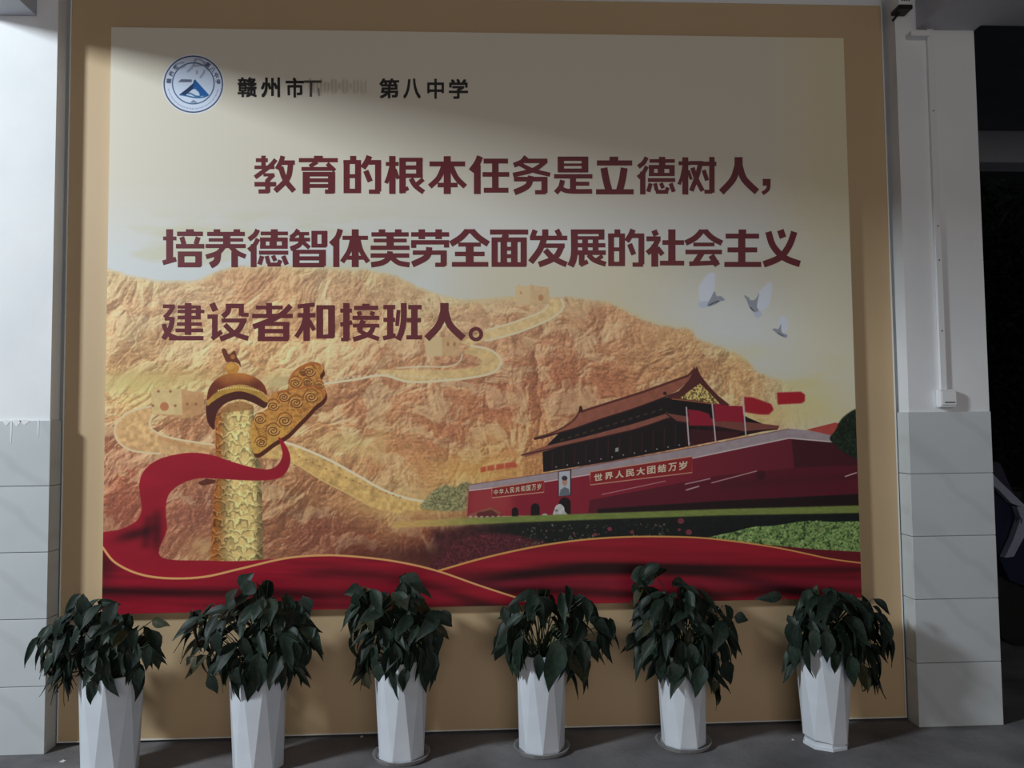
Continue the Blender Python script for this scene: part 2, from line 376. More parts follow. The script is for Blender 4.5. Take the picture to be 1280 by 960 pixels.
_t = (sm(930, 1035, PX) * (1 - sm(540, 560, PYY)) * .85)[..., None]; img[:] = img * (1 - _t) + (_sk * .55 + c3(240, 222, 160) * .45) * _t
_d = np.interp(PX.ravel(), [p[0] for p in far[:-1]], [p[1] for p in far[:-1]]).reshape(PX.shape); _t = (np.exp(-np.clip(PYY - _d, 0, 200) / 9) * (PYY > _d - 2) * (1 - sm(600, 640, PX) * .35) * .45)[..., None]
img[:] = img * (1 - _t) + c3(236, 214, 160) * _t; _t = (np.exp(-np.clip(_d - PYY, 0, 200) / 10) * sm(720, 800, PX) * .35)[..., None] * (PYY < _d)[..., None]; img[:] = img * (1 - _t) + c3(236, 218, 156) * _t
# yellow mist at the foot of the far hill and by the palace
def glow(cx, cy, rx, ry, col, a):
    m = np.exp(-(((PX - cx) / rx) ** 2 + ((PYY - cy) / ry) ** 2))[..., None] * a
    img[:] = img * (1 - m) + c3(*col) * m
glow(175, 478, 60, 15, (224, 204, 130), .75); glow(235, 470, 90, 10, (222, 186, 122), .5); glow(350, 478, 28, 10, (226, 208, 150), .8)
glow(520, 632, 90, 16, (246, 200, 124), .65); glow(600, 590, 60, 22, (244, 192, 104), .6); glow(1010, 505, 40, 26, (232, 220, 158), .75)
glow(940, 440, 30, 12, (236, 222, 160), .35); glow(950, 520, 60, 14, (236, 210, 140), .6); glow(430, 553, 34, 10, (238, 206, 136), .65); glow(455, 566, 18, 6, (240, 208, 140), .55)
glow(475, 550, 9, 24, (236, 196, 128), .5); glow(250, 690, 24, 22, (220, 178, 110), .45); glow(540, 695, 90, 14, (76, 34, 34), .8); glow(480, 700, 60, 10, (110, 56, 44), .5)

# the wall on the ridges
pal, palb, drk = (240, 214, 160), (246, 228, 186), (196, 150, 104)
def band(o, i, col, tex=0.25): fill(spline(o, 6) + spline(i, 6)[::-1], tuple(min(255, c * 1.06) for c in col), .9, 1, tex)
band([(701, 374), (703, 384), (691, 396), (667, 407), (639, 417), (606, 425), (588, 433)], [(686, 374), (679, 388), (662, 396), (640, 404), (606, 414), (575, 428)], (232, 200, 144))
stroke([(701, 373), (704, 384), (692, 396), (667, 408), (639, 418), (606, 426)], 2.6, palb); stroke([(686, 375), (679, 388), (644, 402), (606, 413)], 2.2, palb)
fill([(645, 381), (644, 358), (648, 358), (648, 355), (652, 358), (662, 357), (663, 354), (667, 357), (686, 359), (687, 380)], (228, 190, 142), .9, 0, .15)
fill([(645, 381), (644, 358), (663, 357), (663, 381)], (238, 206, 158), .9); fill(ell(676, 372, 3.2, 4), (196, 138, 96), .8); fill(ell(651, 366, 1.5, 2), (196, 138, 96), .6)
stroke([(640, 371), (606, 375), (569, 380), (527, 391), (505, 398)], 2.6, (234, 208, 158), .8, 0, True)
band([(588, 433), (612, 437), (625, 450), (616, 464), (588, 471), (550, 475), (510, 476), (479, 470)], [(578, 441), (596, 446), (602, 453), (590, 459), (560, 462), (527, 462), (495, 462), (470, 462)], (230, 196, 136))
stroke([(588, 432), (612, 437), (626, 450), (617, 465), (588, 472), (550, 476), (510, 477), (479, 469), (445, 474), (404, 480)], 2.8, palb); stroke([(578, 442), (574, 452), (560, 458), (527, 458), (495, 460)], 2.2, palb, .8)
for k in range(24):
    x = 404 + k * 7.2; y = 478 - 8 * math.sin(min(k / 11, 1) * 1.6) + (max(0, k - 12) * .55); fill([(x, y), (x + 3.4, y), (x + 3.4, y - 3), (x, y - 3)], palb, .75)
fill([(532, 445), (531, 421), (536, 421), (538, 418), (541, 421), (574, 422), (574, 445)], (226, 184, 134), .9, 0, .15); fill([(532, 445), (531, 421), (552, 421), (553, 445)], (238, 208, 158), .85)
for x in (560, 568): fill(ell(x, 430, 1.8, 3), (184, 126, 88), .8)
# left loop and watch tower
band([(186, 509), (160, 516), (145, 531), (146, 549), (165, 563), (201, 567), (262, 575)], [(197, 514), (188, 528), (192, 540), (216, 549), (266, 557), (266, 560), (262, 565)], (222, 176, 120), .45)
stroke([(200, 507), (182, 509), (160, 516), (145, 531), (146, 549), (165, 563), (201, 567)], 2.6, (238, 214, 168), .95); stroke([(206, 510), (195, 514), (187, 529), (193, 539), (217, 548), (268, 556)], 2.6, (244, 220, 172), .95)
stroke([(197, 546), (225, 555), (266, 564)], 5, (206, 150, 98), .6, 1)
fill([(190, 517), (189, 489), (193, 489), (193, 486), (203, 486), (204, 488), (214, 488), (214, 486), (227, 486), (240, 489), (255, 490), (255, 516), (230, 524)], (212, 158, 108), .85, 0, .2)
fill([(190, 517), (189, 489), (193, 486), (227, 486), (228, 519)], (232, 202, 142), .92, 0, .12); fill(ell(205.5, 508, 5.5, 5.5), (196, 116, 76), .85)
for x, y in ((198, 489), (213, 489), (191, 507), (219, 507), (234, 505), (245, 505)): fill(ell(x, y, 1.8, 1.8), (160, 96, 64), .8)
# wall descending right of the column
band([(328, 552), (357, 553), (380, 561), (412, 575), (445, 593), (477, 611), (506, 622), (535, 627)], [(327, 572), (364, 578), (404, 602), (437, 618), (465, 633), (490, 640), (515, 640), (535, 634)], (228, 184, 112), .55)
stroke([(340, 550), (357, 553), (380, 561), (412, 575), (445, 593), (477, 611), (506, 622), (532, 627)], 3.0, (252, 234, 196)); stroke([(327, 565), (364, 577), (404, 601), (437, 618), (465, 634)], 1.8, (244, 206, 130), .8)
stroke([(380, 566), (412, 581), (445, 600), (477, 617), (506, 628)], 1.4, (240, 200, 130), .7)
for k in range(16):
    x = 372 + k * 8.4; y = 566 + (k * 8.4) * .44 - (max(0, k - 11) * 1.2); fill(ell(x + 2, y + 5, 1.6, 1.1), (172, 108, 66), .6)

# carved stone column with a cloud-shaped wing
def shaftc(x, y):
    xl = 269 + (y - 520) * -.03; xr = 318 + np.clip((y - 560) / 40, 0, 1) * 9
    u = np.clip((x - xl) / (xr - xl), 0, 1)
    c = c3(184, 104, 44) * (1 - sm(0, .36, u))[..., None] + c3(250, 212, 136) * sm(0, .45, u)[..., None]
    c = c * (1 - .42 * sm(.8, 1.0, u))[..., None]
    y = y + 13 * (fbm(x / 11, y / 11, 303, 3) - .5) + 5 * (fbm(x / 4, y / 4, 305, 2) - .5); x = x + 12 * (fbm(x / 12, y / 12, 307, 3) - .5)
    r = np.floor(y / 11.0); ph = (x + (r % 2) * 8) / 16.0
    a = np.abs(((ph % 1) - .5)) * 2
    d = (y / 11.0 - r) - (0.25 + .6 * a ** 2)
    ln = np.exp(-(d / .11) ** 2); hl = np.exp(-((d + .2) / .14) ** 2)
    n = fbm(x / 5, y / 6, 311, 4, True)
    c = c * (1 - .34 * ln)[..., None] + c3(255, 236, 170) * (hl * .18)[..., None]
    return np.clip(c * (0.72 + .42 * n)[..., None], 0, 1)
fill([(269, 520), (300, 497), (317, 508), (317, 562), (327, 582), (327, 604), (329, 702), (263, 702), (267, 620), (270, 597)], shaftc)
wing = [(316, 564), (313, 545), (315, 528), (322, 518), (334, 510), (336, 497), (346, 489), (359, 486), (361, 476), (367, 464), (378, 456), (390, 452), (401, 455), (404, 463), (400, 470), (404, 480), (407, 492), (403, 500), (394, 507), (384, 518), (372, 530), (359, 543), (342, 553), (324, 566)]
ws = spline(wing, 5, True)
fill([(x + 2, y + 5) for x, y in ws], (92, 40, 24))
def wingc(x, y):
    n = fbm(x / 4, y / 4, 401, 4, True); c = c3(208, 142, 70) * (0.66 + .55 * n)[..., None]
    t = sm(505, 560, y)[..., None] * (1 - sm(350, 370, x))[..., None] * .5; return np.clip(c * (1 - t) + c3(236, 192, 84) * t, 0, 1)
fill(ws, wingc)
def c2p(x, y): return (230 + x / 4.8, 420 + y / 4.8)
for x, y, r in ((455, 500, 34), (535, 420, 36), (600, 368, 34), (668, 282, 36), (752, 215, 38), (715, 222, 20), (762, 366, 42), (672, 400, 40), (604, 508, 42), (535, 568, 40), (462, 640, 34), (810, 300, 26), (740, 280, 26)):
    sp = []
    for k in range(26):
        a = k / 25 * 4.2 * math.pi; rr = r * (1 - k / 27); sp.append(c2p(x + rr * math.cos(a), y + rr * .8 * math.sin(a)))
    stroke([(q[0] - .9, q[1] - 1.0) for q in sp], 1.3, (250, 206, 128), .75, 0, False); stroke(sp, 1.5, (112, 54, 24), .85, 0, False); stroke([c2p(x - r * 1.15, y + r * .1), c2p(x - r * .7, y - r * .9), c2p(x + r * .3, y - r * 1.15), c2p(x + r * 1.1, y - r * .5)], 1.3, (132, 66, 30), .8)
for k in range(7):
    stroke([c2p(420 + k * 6, 520 + k * 18), c2p(450 + k * 6, 560 + k * 13), c2p(500, 530 + k * 12)], .9, (134, 74, 30), .65)
    stroke([c2p(680 + k * 12, 440 - k * 3), c2p(700 + k * 12, 470 - k * 7)], .9, (140, 78, 32), .6)
stroke([(361, 477), (368, 465), (379, 458), (391, 454), (401, 457)], 3, (196, 108, 56), .8); stroke([(346, 491), (359, 488), (372, 484)], 2.6, (190, 104, 52), .7); stroke([(372, 486), (390, 483), (402, 488), (405, 496)], 2.6, (186, 100, 52), .7)
# cap
fill(spline([(258, 520), (258, 506), (264, 496), (280, 488), (302, 485), (324, 492), (334, 503), (330, 510), (318, 504), (302, 499), (286, 502), (274, 511), (269, 524), (268, 537), (261, 530)], 5, True), (84, 36, 28))
fill([(275, 512), (286, 504), (302, 501), (316, 506), (317, 512), (275, 516)], (170, 112, 66), .8, 1)
fill(spline([(259, 507), (262, 496), (278, 487), (300, 481), (322, 487), (334, 497), (333, 503), (318, 494), (300, 489), (281, 493), (266, 502)], 5, True), (196, 148, 66), 1, 0, .3)
def domec(x, y):
    t = sm(466, 492, y + (x - 296) ** 2 / 90); n = fbm(x / 8, y / 8, 501, 3)
    return np.clip((c3(206, 128, 62) * (1 - t)[..., None] + c3(120, 54, 34) * t[..., None]) * (0.85 + .3 * n)[..., None], 0, 1)
fill(spline([(259, 500), (261, 486), (270, 474), (284, 467), (300, 466), (318, 471), (330, 481), (334, 494), (325, 488), (305, 481), (285, 483), (268, 492)], 5, True), domec)
for k in range(17):
    x = 273 + k * 3.1; y = 490.5 - 6.5 * math.sin((x - 266) / 62 * math.pi) ** .9; fill(ell(x, y, 1.3, 1.2, 8), (240, 206, 124))
fill(ell(290, 460, 9, 7), (206, 140, 58), 1, 0, .3); fill(ell(288, 458, 5, 4), (230, 172, 84), .8)
fill(spline([(277, 437), (282, 436), (286, 443), (293, 438), (296, 446), (300, 452), (301, 459), (297, 454), (288, 452), (283, 452), (280, 446)], 4, True), (116, 58, 38)); fill(ell(291, 446, 3, 3), (206, 130, 66), .8)

# bushes left of the palace
def bushc(c1, c2, s=3.2, sd=601):
    return lambda x, y: np.clip((c3(*c1) * (1 - fbm(x / s, y / s, sd, 3))[..., None] + c3(*c2) * fbm(x / s, y / s, sd, 3)[..., None]) * (0.55 + .9 * fbm(x / s * 1.7, y / s * 1.7, sd + 9, 2))[..., None], 0, 1)
fill(spline([(528, 636), (534, 622), (546, 610), (558, 606), (570, 609), (578, 603), (590, 606), (590, 636)], 5, True), bushc((120, 120, 84), (176, 172, 120)), .9, 2)
# palace: red base, pale parapet, two roofs, dark halls
fill([(584, 645), (586, 611), (987, 545), (1040, 549), (1076, 575), (1076, 640)], lambda x, y: c3(150, 34, 54) * (1 - sm(700, 1060, x))[..., None] * 1 + c3(112, 34, 50) * sm(700, 1060, x)[..., None])
fill([(584, 645), (586, 611), (640, 603), (640, 645)], (196, 84, 74), .55, 12)
fill([(989, 547), (1040, 550), (1076, 574), (1076, 590), (993, 586)], (66, 22, 32), .85, 1)
fill([(735, 641), (737, 625), (900, 594), (1000, 584), (1076, 581), (1076, 641)], (98, 26, 42), .95, 0)
fill([(900, 600), (1076, 590), (1076, 600), (900, 612)], (86, 26, 38), .7, 3); fill(ell(951, 594, 6, 6), (60, 20, 28), .7, 2)
fill([(747, 643), (747, 636), (900, 626), (1076, 617), (1076, 640)], (30, 16, 20), .95, 1)
stroke([(752, 618), (832, 601)], 1.1, (206, 140, 150)); stroke([(856, 605), (888, 598)], 1.4, (206, 160, 160)); stroke([(857, 612.5), (874, 607.5)], 1.6, (210, 170, 170)); stroke([(889, 603.5), (946, 588.5)], 1.3, (206, 160, 160)); stroke([(1056, 595.5), (1071, 590.5)], 1.5, (214, 180, 180))
fill([(586, 612), (586, 606), (680, 592), (868, 559), (986, 535.5), (1040, 541), (1044, 552), (986, 548), (868, 571), (680, 601)], (178, 160, 164), 1, 0, .12)
stroke([(586, 613), (680, 602), (868, 572), (986, 547.5), (1044, 552.5)], 1.6, (226, 208, 206), 1, 0, False)
stroke([(586, 606), (680, 592), (868, 559), (986, 536)], .8, (120, 70, 80), .8, 0, False)
hall = (26, 17, 22)
fill([(679, 590), (678, 562), (700, 540), (835, 496), (905, 504), (935, 522), (968, 536), (930, 544), (870, 556), (760, 577)], hall)
for k in range(15):
    x = 690 + k * 14; yb = 588.5 - (x - 679) * .178
    stroke([(x, yb - 2), (x + .5, yb - 22 - k * .5)], 1.6, (66, 30, 34), .8, 0, False); fill(ell(x + 5, yb - 3, 1, .9, 8), (226, 216, 210), .8)
fill([(862, 536), (925, 540), (925, 545), (863, 557)], (80, 24, 36), .8, 1); fill([(769, 560), (773, 559), (773, 564), (769, 565)], (210, 206, 206), .8)
for k in range(14):
    x = 700 + k * 9.5; fill([(x, 549 - k * 2.9), (x + 5, 547.5 - k * 2.9), (x + 5, 550 - k * 2.9), (x, 551.5 - k * 2.9)], (96, 80, 52), .55)
rf, rfd = (154, 92, 76), (88, 44, 38)
fill([(651, 568), (683, 557), (730, 546), (790, 530), (832, 517), (838, 522), (790, 537), (715, 554), (657, 571)], rf, 1, 0, .15); stroke([(651, 569), (715, 554.5), (790, 537.5), (836, 522)], 1.2, (70, 30, 30))
fill([(832, 516), (862, 521), (900, 524), (940, 528), (974, 532), (973, 535.5), (930, 539), (892, 532), (846, 526)], (136, 76, 66), 1, 0, .1); stroke([(835, 525), (892, 534), (930, 540), (972, 536)], 1.4, (58, 24, 28))
fill(spline([(667, 547), (690, 541), (706, 533), (718, 524), (725, 514)], 5) + [(803, 490), (860, 469), (869, 462), (860, 477), (845, 489), (829, 496), (790, 511), (752, 523), (715, 536), (677, 549)], (166, 98, 78), 1, 0, .2)
stroke([(726, 514.5), (803, 490), (860, 469.5), (867, 462)], 2.8, (104, 50, 44), 1, 0, False); stroke([(667, 548), (690, 541), (706, 533), (718, 524), (725, 513)], 2.2, (110, 58, 46)); stroke([(668, 549), (715, 536.5), (752, 523.5), (790, 511.5), (829, 497), (834, 494)], 1.8, (58, 28, 28))
fill([(723, 516), (724, 508), (727, 507), (729, 514)], (72, 34, 32))
fill([(866, 464), (867, 458), (869, 461), (871, 457.5), (873, 463), (875, 468), (884, 480), (897, 494), (912, 506), (905, 508), (890, 505), (868, 502), (848, 500), (838, 499), (833, 494), (848, 489), (861, 475)], (92, 44, 40))
fill([(874.5, 479), (849, 498), (866, 500), (900, 505), (888, 492)], lambda x, y: np.clip(c3(206, 178, 108) * (0.5 + .7 * sm(.35, .6, fbm(x / 1.6, y / 1.6, 701, 2)))[..., None], 0, 1))
stroke([(840, 498.5), (866, 501.5), (900, 506)], 1.4, (176, 104, 72)); stroke([(842, 502), (866, 505), (908, 509)], 3.5, (24, 16, 20))
fill(ell(831, 491.5, 2.4, 2.2), (66, 32, 34)); fill(ell(833, 516, 1.6, 2), (80, 44, 44))
for (x, y0, w_, y1) in ((643.7, 634, 8, 647), (669, 629, 11, 647), (706, 621.5, 14.5, 645)):
    fill([(x - w_ / 2, y1)] + [(x - w_ / 2 * math.cos(a), y0 + w_ / 2 - w_ / 2 * math.sin(a)) for a in [math.pi * k / 10 for k in range(11)]] + [(x + w_ / 2, y1)], (30, 14, 20))
fill([(585, 643), (613.8, 633.5), (627, 641), (622, 645), (586, 646)], (160, 92, 74), 1, 0, .2); fill([(596, 641), (614, 637), (622, 642), (620, 647), (596, 647)], (96, 36, 42), .8)
for k in range(7): fill(ell(588 + k * 7, 646, 2.2, 1.5), (216, 196, 192), .75)
# flags
fl_c = (166, 26, 50)
for q, c, bl in (([(860, 511.5), (873, 513), (886, 517), (892, 532), (861, 532)], (158, 26, 52), 0), ([(892, 504.5), (912, 507), (928, 507.5), (930, 528), (910, 526.5), (893.5, 527)], (160, 28, 52), 0),
                 ([(930, 496), (940, 496.5), (952, 500.5), (964, 505), (967, 512), (961, 518), (950, 518), (931, 515)], (178, 32, 48), 1), ([(971, 490.5), (1001, 489.5), (1006, 493), (1006, 501), (1002, 504), (972, 505.5)], (186, 34, 48), 1)):
    fill(q, c, 1, bl)
for a, b in (((857.8, 508.4), (861.2, 557)), ((890, 503.8), (894.4, 551.6)), ((928.5, 496), (932.2, 544))): stroke([a, b], 1.8, (214, 196, 200), 1, 0, False)
for k, (x, w_) in enumerate(((600.5, 7), (609, 9), (620, 10), (631, 13))): fill([(x, 584 - k * 1.8), (x + w_, 582.5 - k * 2), (x + w_ + (3 if k == 3 else 0), 589.5 - k * 2), (x, 590.5 - k * 1.6)], (204, 70, 52), .75, 1)
fill([(1008, 537), (1044, 528), (1052, 530), (1044, 545)], (196, 82, 72), 1, 0, .1)
fill(spline([(1037, 548), (1044, 538), (1050, 526), (1058, 518), (1070, 511), (1080, 512), (1080, 575), (1068, 572), (1056, 566), (1046, 558)], 5, True), bushc((14, 22, 16), (46, 66, 44)), 1, 1)
# slogan boards on the palace (their letters are separate meshes) and a portrait board
for q in ([(614.8, 609.8), (679.8, 600), (679.8, 615), (614.8, 622)], [(737.5, 589.7), (865, 570.2), (865, 590.5), (737.5, 606)]):
    fill(q, (154, 40, 44)); stroke(q + [q[0]], 1.2, (222, 166, 138), 1, 0, False)
fill([(697.5, 589), (714, 586.5), (714, 619), (697.5, 621)], (60, 34, 36)); fill([(698.5, 589.6), (712.6, 588), (712.6, 618.6), (698.5, 620.2)], (198, 200, 208))
fill(ell(705.8, 602, 3.4, 5.2), (196, 150, 134)); fill(ell(705.6, 597.5, 3.6, 3), (50, 44, 46), .9); fill([(699, 620), (700.5, 612), (705.5, 608.5), (711, 611), (712.4, 618.6)], (112, 118, 128))
# guardian stone, hedges, flowers
fill(spline([(692, 646), (693, 636), (696, 631), (701, 630), (705, 634), (706, 639), (711, 646)], 4, True), (214, 208, 204), 1, 0, .3); fill(ell(695.5, 638, 2, 1.5), (110, 100, 100), .7)
fill(ell(681, 643.5, 3.4, 1.8), (222, 214, 210))
def dark_left(x, y):
    t = sm(560, 660, x)[..., None]; return np.clip((c3(84, 40, 42) * (1 - t) + c3(20, 26, 24) * t) * (0.6 + .8 * fbm(x / 3, y / 3, 801, 3))[..., None], 0, 1)
fill([(538, 664), (590, 656), (650, 650), (740, 645), (900, 640), (1076, 636), (1076, 700), (560, 720)], dark_left, 1, 7)
fill(spline([(540, 720), (556, 690), (580, 672), (620, 666), (660, 672), (690, 684), (690, 720)], 5, True), bushc((70, 26, 36), (126, 56, 62), 2.5, 811), .9, 3)
def lawnc(x, y):
    t = sm(500, 640, x)[..., None]; return np.clip((c3(226, 180, 108) * (1 - t) + c3(132, 146, 74) * t) * (.9 + .2 * fbm(x / 6, y / 2, 821, 3))[..., None], 0, 1)
fill([(490, 652), (560, 648), (740, 641.5), (900, 636), (1076, 631.5), (1076, 641), (900, 644), (780, 648), (640, 653), (560, 657), (490, 660)], lawnc, 1, 1)
jr = random.Random(11)
for k in range(170):
    x = jr.choice((668, 690, 716, 745, 800, 826)) + jr.gauss(0, 8); y = jr.uniform(654, 682); s = jr.uniform(.6, 1.5)
    fill(ell(x, y, s, s, 7), jr.choice(((96, 110, 84), (126, 134, 112), (70, 86, 64), (150, 96, 104))), .7)
for x, y, s in ((851, 651, 4), (861, 665, 4), (762, 661, 3), (790, 665, 2.5), (849, 662, 2), (744, 668, 2.4)): fill(ell(x, y, s, s * .9), (160, 66, 84), .8, 0)
fill(spline([(880, 673), (900, 668), (915, 665), (930, 661), (945, 658), (965, 657), (985, 654), (1010, 651), (1040, 652), (1080, 651)], 4) + [(1080, 690), (1010, 688), (960, 682)], bushc((74, 110, 56), (176, 200, 122), 3.0, 831), 1, 0)
for k in range(520):
    x = jr.uniform(890, 1076); y0 = 672 - (min(x, 1010) - 880) * .155; y = jr.uniform(y0 - 1, 686); s = jr.uniform(1.0, 2.3)
    fill(ell(x, y, s, s * .7, 7, jr.uniform(0, 3)), jr.choice(((156, 178, 104), (130, 156, 84), (176, 194, 124), (58, 86, 44), (40, 62, 34))), .8)

# red silk along the bottom with gold edges
def silk(x, y, f):
    return f
topB = [(547, 713.6), (594, 700), (640, 689), (687, 680), (734, 674), (781, 671), (828, 670.5), (875, 672), (922, 677), (969, 684), (1006, 691.5), (1039, 698.5), (1080, 704)]
topA = [(120, 672), (129, 685), (144, 703), (173, 717), (209, 722.6), (254, 721), (299, 711), (347, 699.5), (380, 695), (420, 694), (469, 698), (510, 704.5), (550, 714.5), (599, 731.6), (640, 745), (662, 752)]
def interp(pts, x): return np.interp(x, [p[0] for p in pts], [p[1] for p in pts])
def silkB(x, y):
    d = y - interp(topB, x); c = np.ones(x.shape)
    base = c3(160, 24, 44) * c[..., None]
    k = 0.27 * np.exp(-((y - (722 - 8 * np.sin((x - 560) / 160))) / 6) ** 2) + .42 * np.exp(-((y - (708 + (x - 800) * .012)) / 5) ** 2) * sm(640, 760, x) + .5 * np.exp(-((y - (741 + 3 * np.sin(x / 60))) / 6) ** 2) * (1 - sm(880, 1000, x) * .3) + .45 * np.exp(-(d - 30 - (x - 600) * .05) ** 2 / 60)
    k = k + .25 * (fbm(x / 90, y / 7, 901, 3) - .5); base = base * (1 - np.clip(k, -.15, .72))[..., None]
    pk = (.35 * np.exp(-((y - 729) / 5) ** 2))[..., None]; return np.clip(base * (1 - pk) + c3(128, 30, 62) * pk, 0, 1)
def silkA(x, y):
    d = y - interp(topA, x)
    k = .55 * np.exp(-((y - (739 + (x - 130) * .012)) / 7) ** 2) * (1 - sm(380, 520, x)) + .35 * np.exp(-((d - 22) / 7) ** 2) * sm(330, 420, x) + .45 * np.exp(-((x - 128) / 18) ** 2 - ((y - 705) / 22) ** 2) + .25 * np.exp(-((y - 757) / 4) ** 2) * sm(150, 300, x)
    k = k + .3 * (fbm(x / 80, (y - (x - 130) * .03) / 6, 911, 3) - .5)
    return np.clip(c3(158, 20, 42) * (1 - np.clip(k, -.15, .72))[..., None], 0, 1)
fill([(915, 676), (960, 681), (1020, 686.5), (1080, 690), (1080, 712), (915, 690)], (112, 24, 36))
fill(spline(topB, 6) + [(1090, 800), (540, 800)], silkB); stroke(topB, 2.6, (230, 168, 92), 1, 0, True, 0, 1.8)
curl = [(120, 666), (148, 662), (163, 656), (173, 648), (177, 634), (174, 606), (181, 587), (201, 573), (234, 566), (262, 568), (290, 577), (315, 584), (335, 586.5), (347, 581), (353, 569), (351, 557), (348, 546), (355, 553), (362, 567), (362, 581), (353, 595), (335, 600), (303, 600), (270, 598), (246, 598), (226, 605), (211, 618), (207, 638), (208.5, 662), (201, 696), (262, 700.5), (303, 701), (350, 698), (350, 730), (120, 730)]
fill([(348, 548), (262, 566), (256, 562), (262, 556), (270, 552), (275, 560)], (120, 20, 34), .0)
def curlc(x, y):
    k = .55 * np.exp(-(((x - 168) / 22) ** 2 + ((y - 672 + (x - 150) * .25) / 7) ** 2)) + .4 * np.exp(-(((x - 196) / 7) ** 2)) * sm(628, 650, y) * (1 - sm(672, 700, y)) + .3 * np.exp(-((x - 186 - (y - 640) * -.1) / 6) ** 2) * sm(640, 650, y) * (1 - sm(680, 690, y)) + .14 * (fbm(x / 60, y / 20, 921, 3) - .5)
    return np.clip(c3(166, 24, 44) * (1 - np.clip(k, -.1, .7))[..., None], 0, 1)
fill([(247, 603), (258, 598), (270, 600), (268, 604), (252, 607)], (96, 44, 30), .9)
fill(spline(curl[:-2], 5) + curl[-2:], curlc)
fill(spline(topA, 6) + [(662, 800), (120, 800)], silkA); stroke(topA, 3.0, (240, 178, 112), 1, 0, True, 0, 2.4)

# white doves
W1, W2, BD = (224, 228, 240), (198, 204, 224), (150, 154, 166)
for wing_, body, tail in (([(887.4, 341), (892, 341), (894, 345), (892, 366), (886, 377), (876, 378), (873.5, 360), (879, 349)], [(884, 381), (889, 371), (893, 364), (896, 370), (901, 370), (906, 375), (900, 376.5), (895, 380), (886, 383)], [(873, 378), (884, 376), (890, 379), (882, 384), (875, 384)]),
                          ([(963, 352), (964.5, 366), (960, 383), (948, 388), (943, 379), (949, 365)], [(930, 369), (936, 372), (938, 375), (944, 374), (949, 366), (946, 382), (948, 388), (943, 390), (937, 385), (934, 377)], [(941, 388), (947, 386), (952, 392), (950, 396), (945, 397)]),
                          ([(977, 394), (981, 396), (984, 401), (984.5, 413), (976, 416), (972, 408), (974, 400)], [(965, 411.5), (969, 410.5), (973, 411), (976, 405), (977, 415), (984, 419), (981, 422), (973, 418), (968, 414)], [(978, 417), (984, 418), (983, 421.5), (979, 421)])):
    fill(spline(wing_, 4, True), W1, .95, 1); fill(spline(tail, 4, True), W2, .9, 1); fill(spline(body, 4, True), BD, .9, 0)
stroke([(886, 381.5), (893, 378), (899, 376)], 1.2, (70, 70, 76)); stroke([(938, 384), (942, 389)], 1.2, (80, 80, 86)); stroke([(972, 416), (979, 420)], 1.0, (90, 90, 96))

# school badge
ex, ey = 241.6, 105.2
fill(ell(ex, ey, 38.6, 37.2, 60), (232, 236, 244)); fill(ell(ex, ey, 37.2, 35.8, 60), (52, 64, 96)); fill(ell(ex, ey, 35.7, 34.3, 60), (216, 226, 246))
fill(ell(ex, ey - 1, 26.6, 26.2, 60), (46, 78, 112)); fill(ell(ex, ey - 1, 25.4, 25.0, 60), (214, 226, 248))
def eb(x, y): return (190 + x / 10.67, 60 + y / 10.67)
fill([eb(360, 625), eb(470, 540), eb(550, 470), eb(560, 430), eb(580, 420), (eb(600, 470)), eb(590, 520), eb(540, 550), eb(470, 610), eb(450, 628)], (24, 54, 94))
fill([eb(575, 425), eb(610, 460), eb(760, 625), eb(700, 640), eb(640, 640), eb(625, 590), eb(575, 545), eb(540, 550), eb(560, 480)], (26, 98, 168))
stroke([eb(365, 622), eb(450, 635), eb(570, 660), eb(680, 655), eb(755, 628)], 1.6, (40, 96, 148)); stroke([eb(480, 615), eb(510, 605), eb(580, 640), eb(650, 645)], 1.8, (60, 116, 160))
fill([eb(345, 455), eb(390, 415), eb(530, 420), eb(530, 455)], (92, 100, 122), .9); fill([eb(505, 730), eb(550, 690), eb(600, 720), eb(600, 735)], (110, 126, 156), .8)
for q in ([(290, 250), (330, 215), (430, 190)], [(330, 280), (420, 250), (450, 220)], [(470, 320), (540, 250), (580, 160)], [(560, 240), (640, 230), (720, 230)], [(700, 180), (730, 270), (770, 300)], [(640, 400), (690, 330), (700, 290)], [(600, 300), (600, 350)], [(560, 150), (640, 150), (700, 200)]):
    stroke([eb(*p) for p in q], 2.2, (112, 122, 150), .6, 1)
for k in range(44):     # tiny ring of letters, unreadable in the photograph
    a = math.radians(168 - k * 3.6); x, y = ex + 31.0 * math.cos(a), ey + 30.0 * math.sin(a); s = 1.1 + .5 * ((k * 7) % 3 == 0)
    stroke([(x, y), (x + s * math.cos(a), y + s * math.sin(a))], .8, (70, 84, 120), .75, 0, False)
for k in range(16):     # smudged remains of three characters in the heading
    fill([(386 + k * 4.6, 98 + (k * 5) % 7), (389 + k * 4.6, 98 + (k * 3) % 9), (389 + k * 4.6, 110 + (k * 7) % 11), (386 + k * 4.6, 112 + (k * 3) % 8)], (176, 168, 152), .75 - k * .02, 1)
stroke([(380, 102), (402, 102)], 3, (60, 54, 52), .9); stroke([(389, 103), (388.5, 121)], 3, (60, 54, 52), .9); stroke([(398, 110), (399, 120)], 2.4, (110, 100, 92), .8, 1)

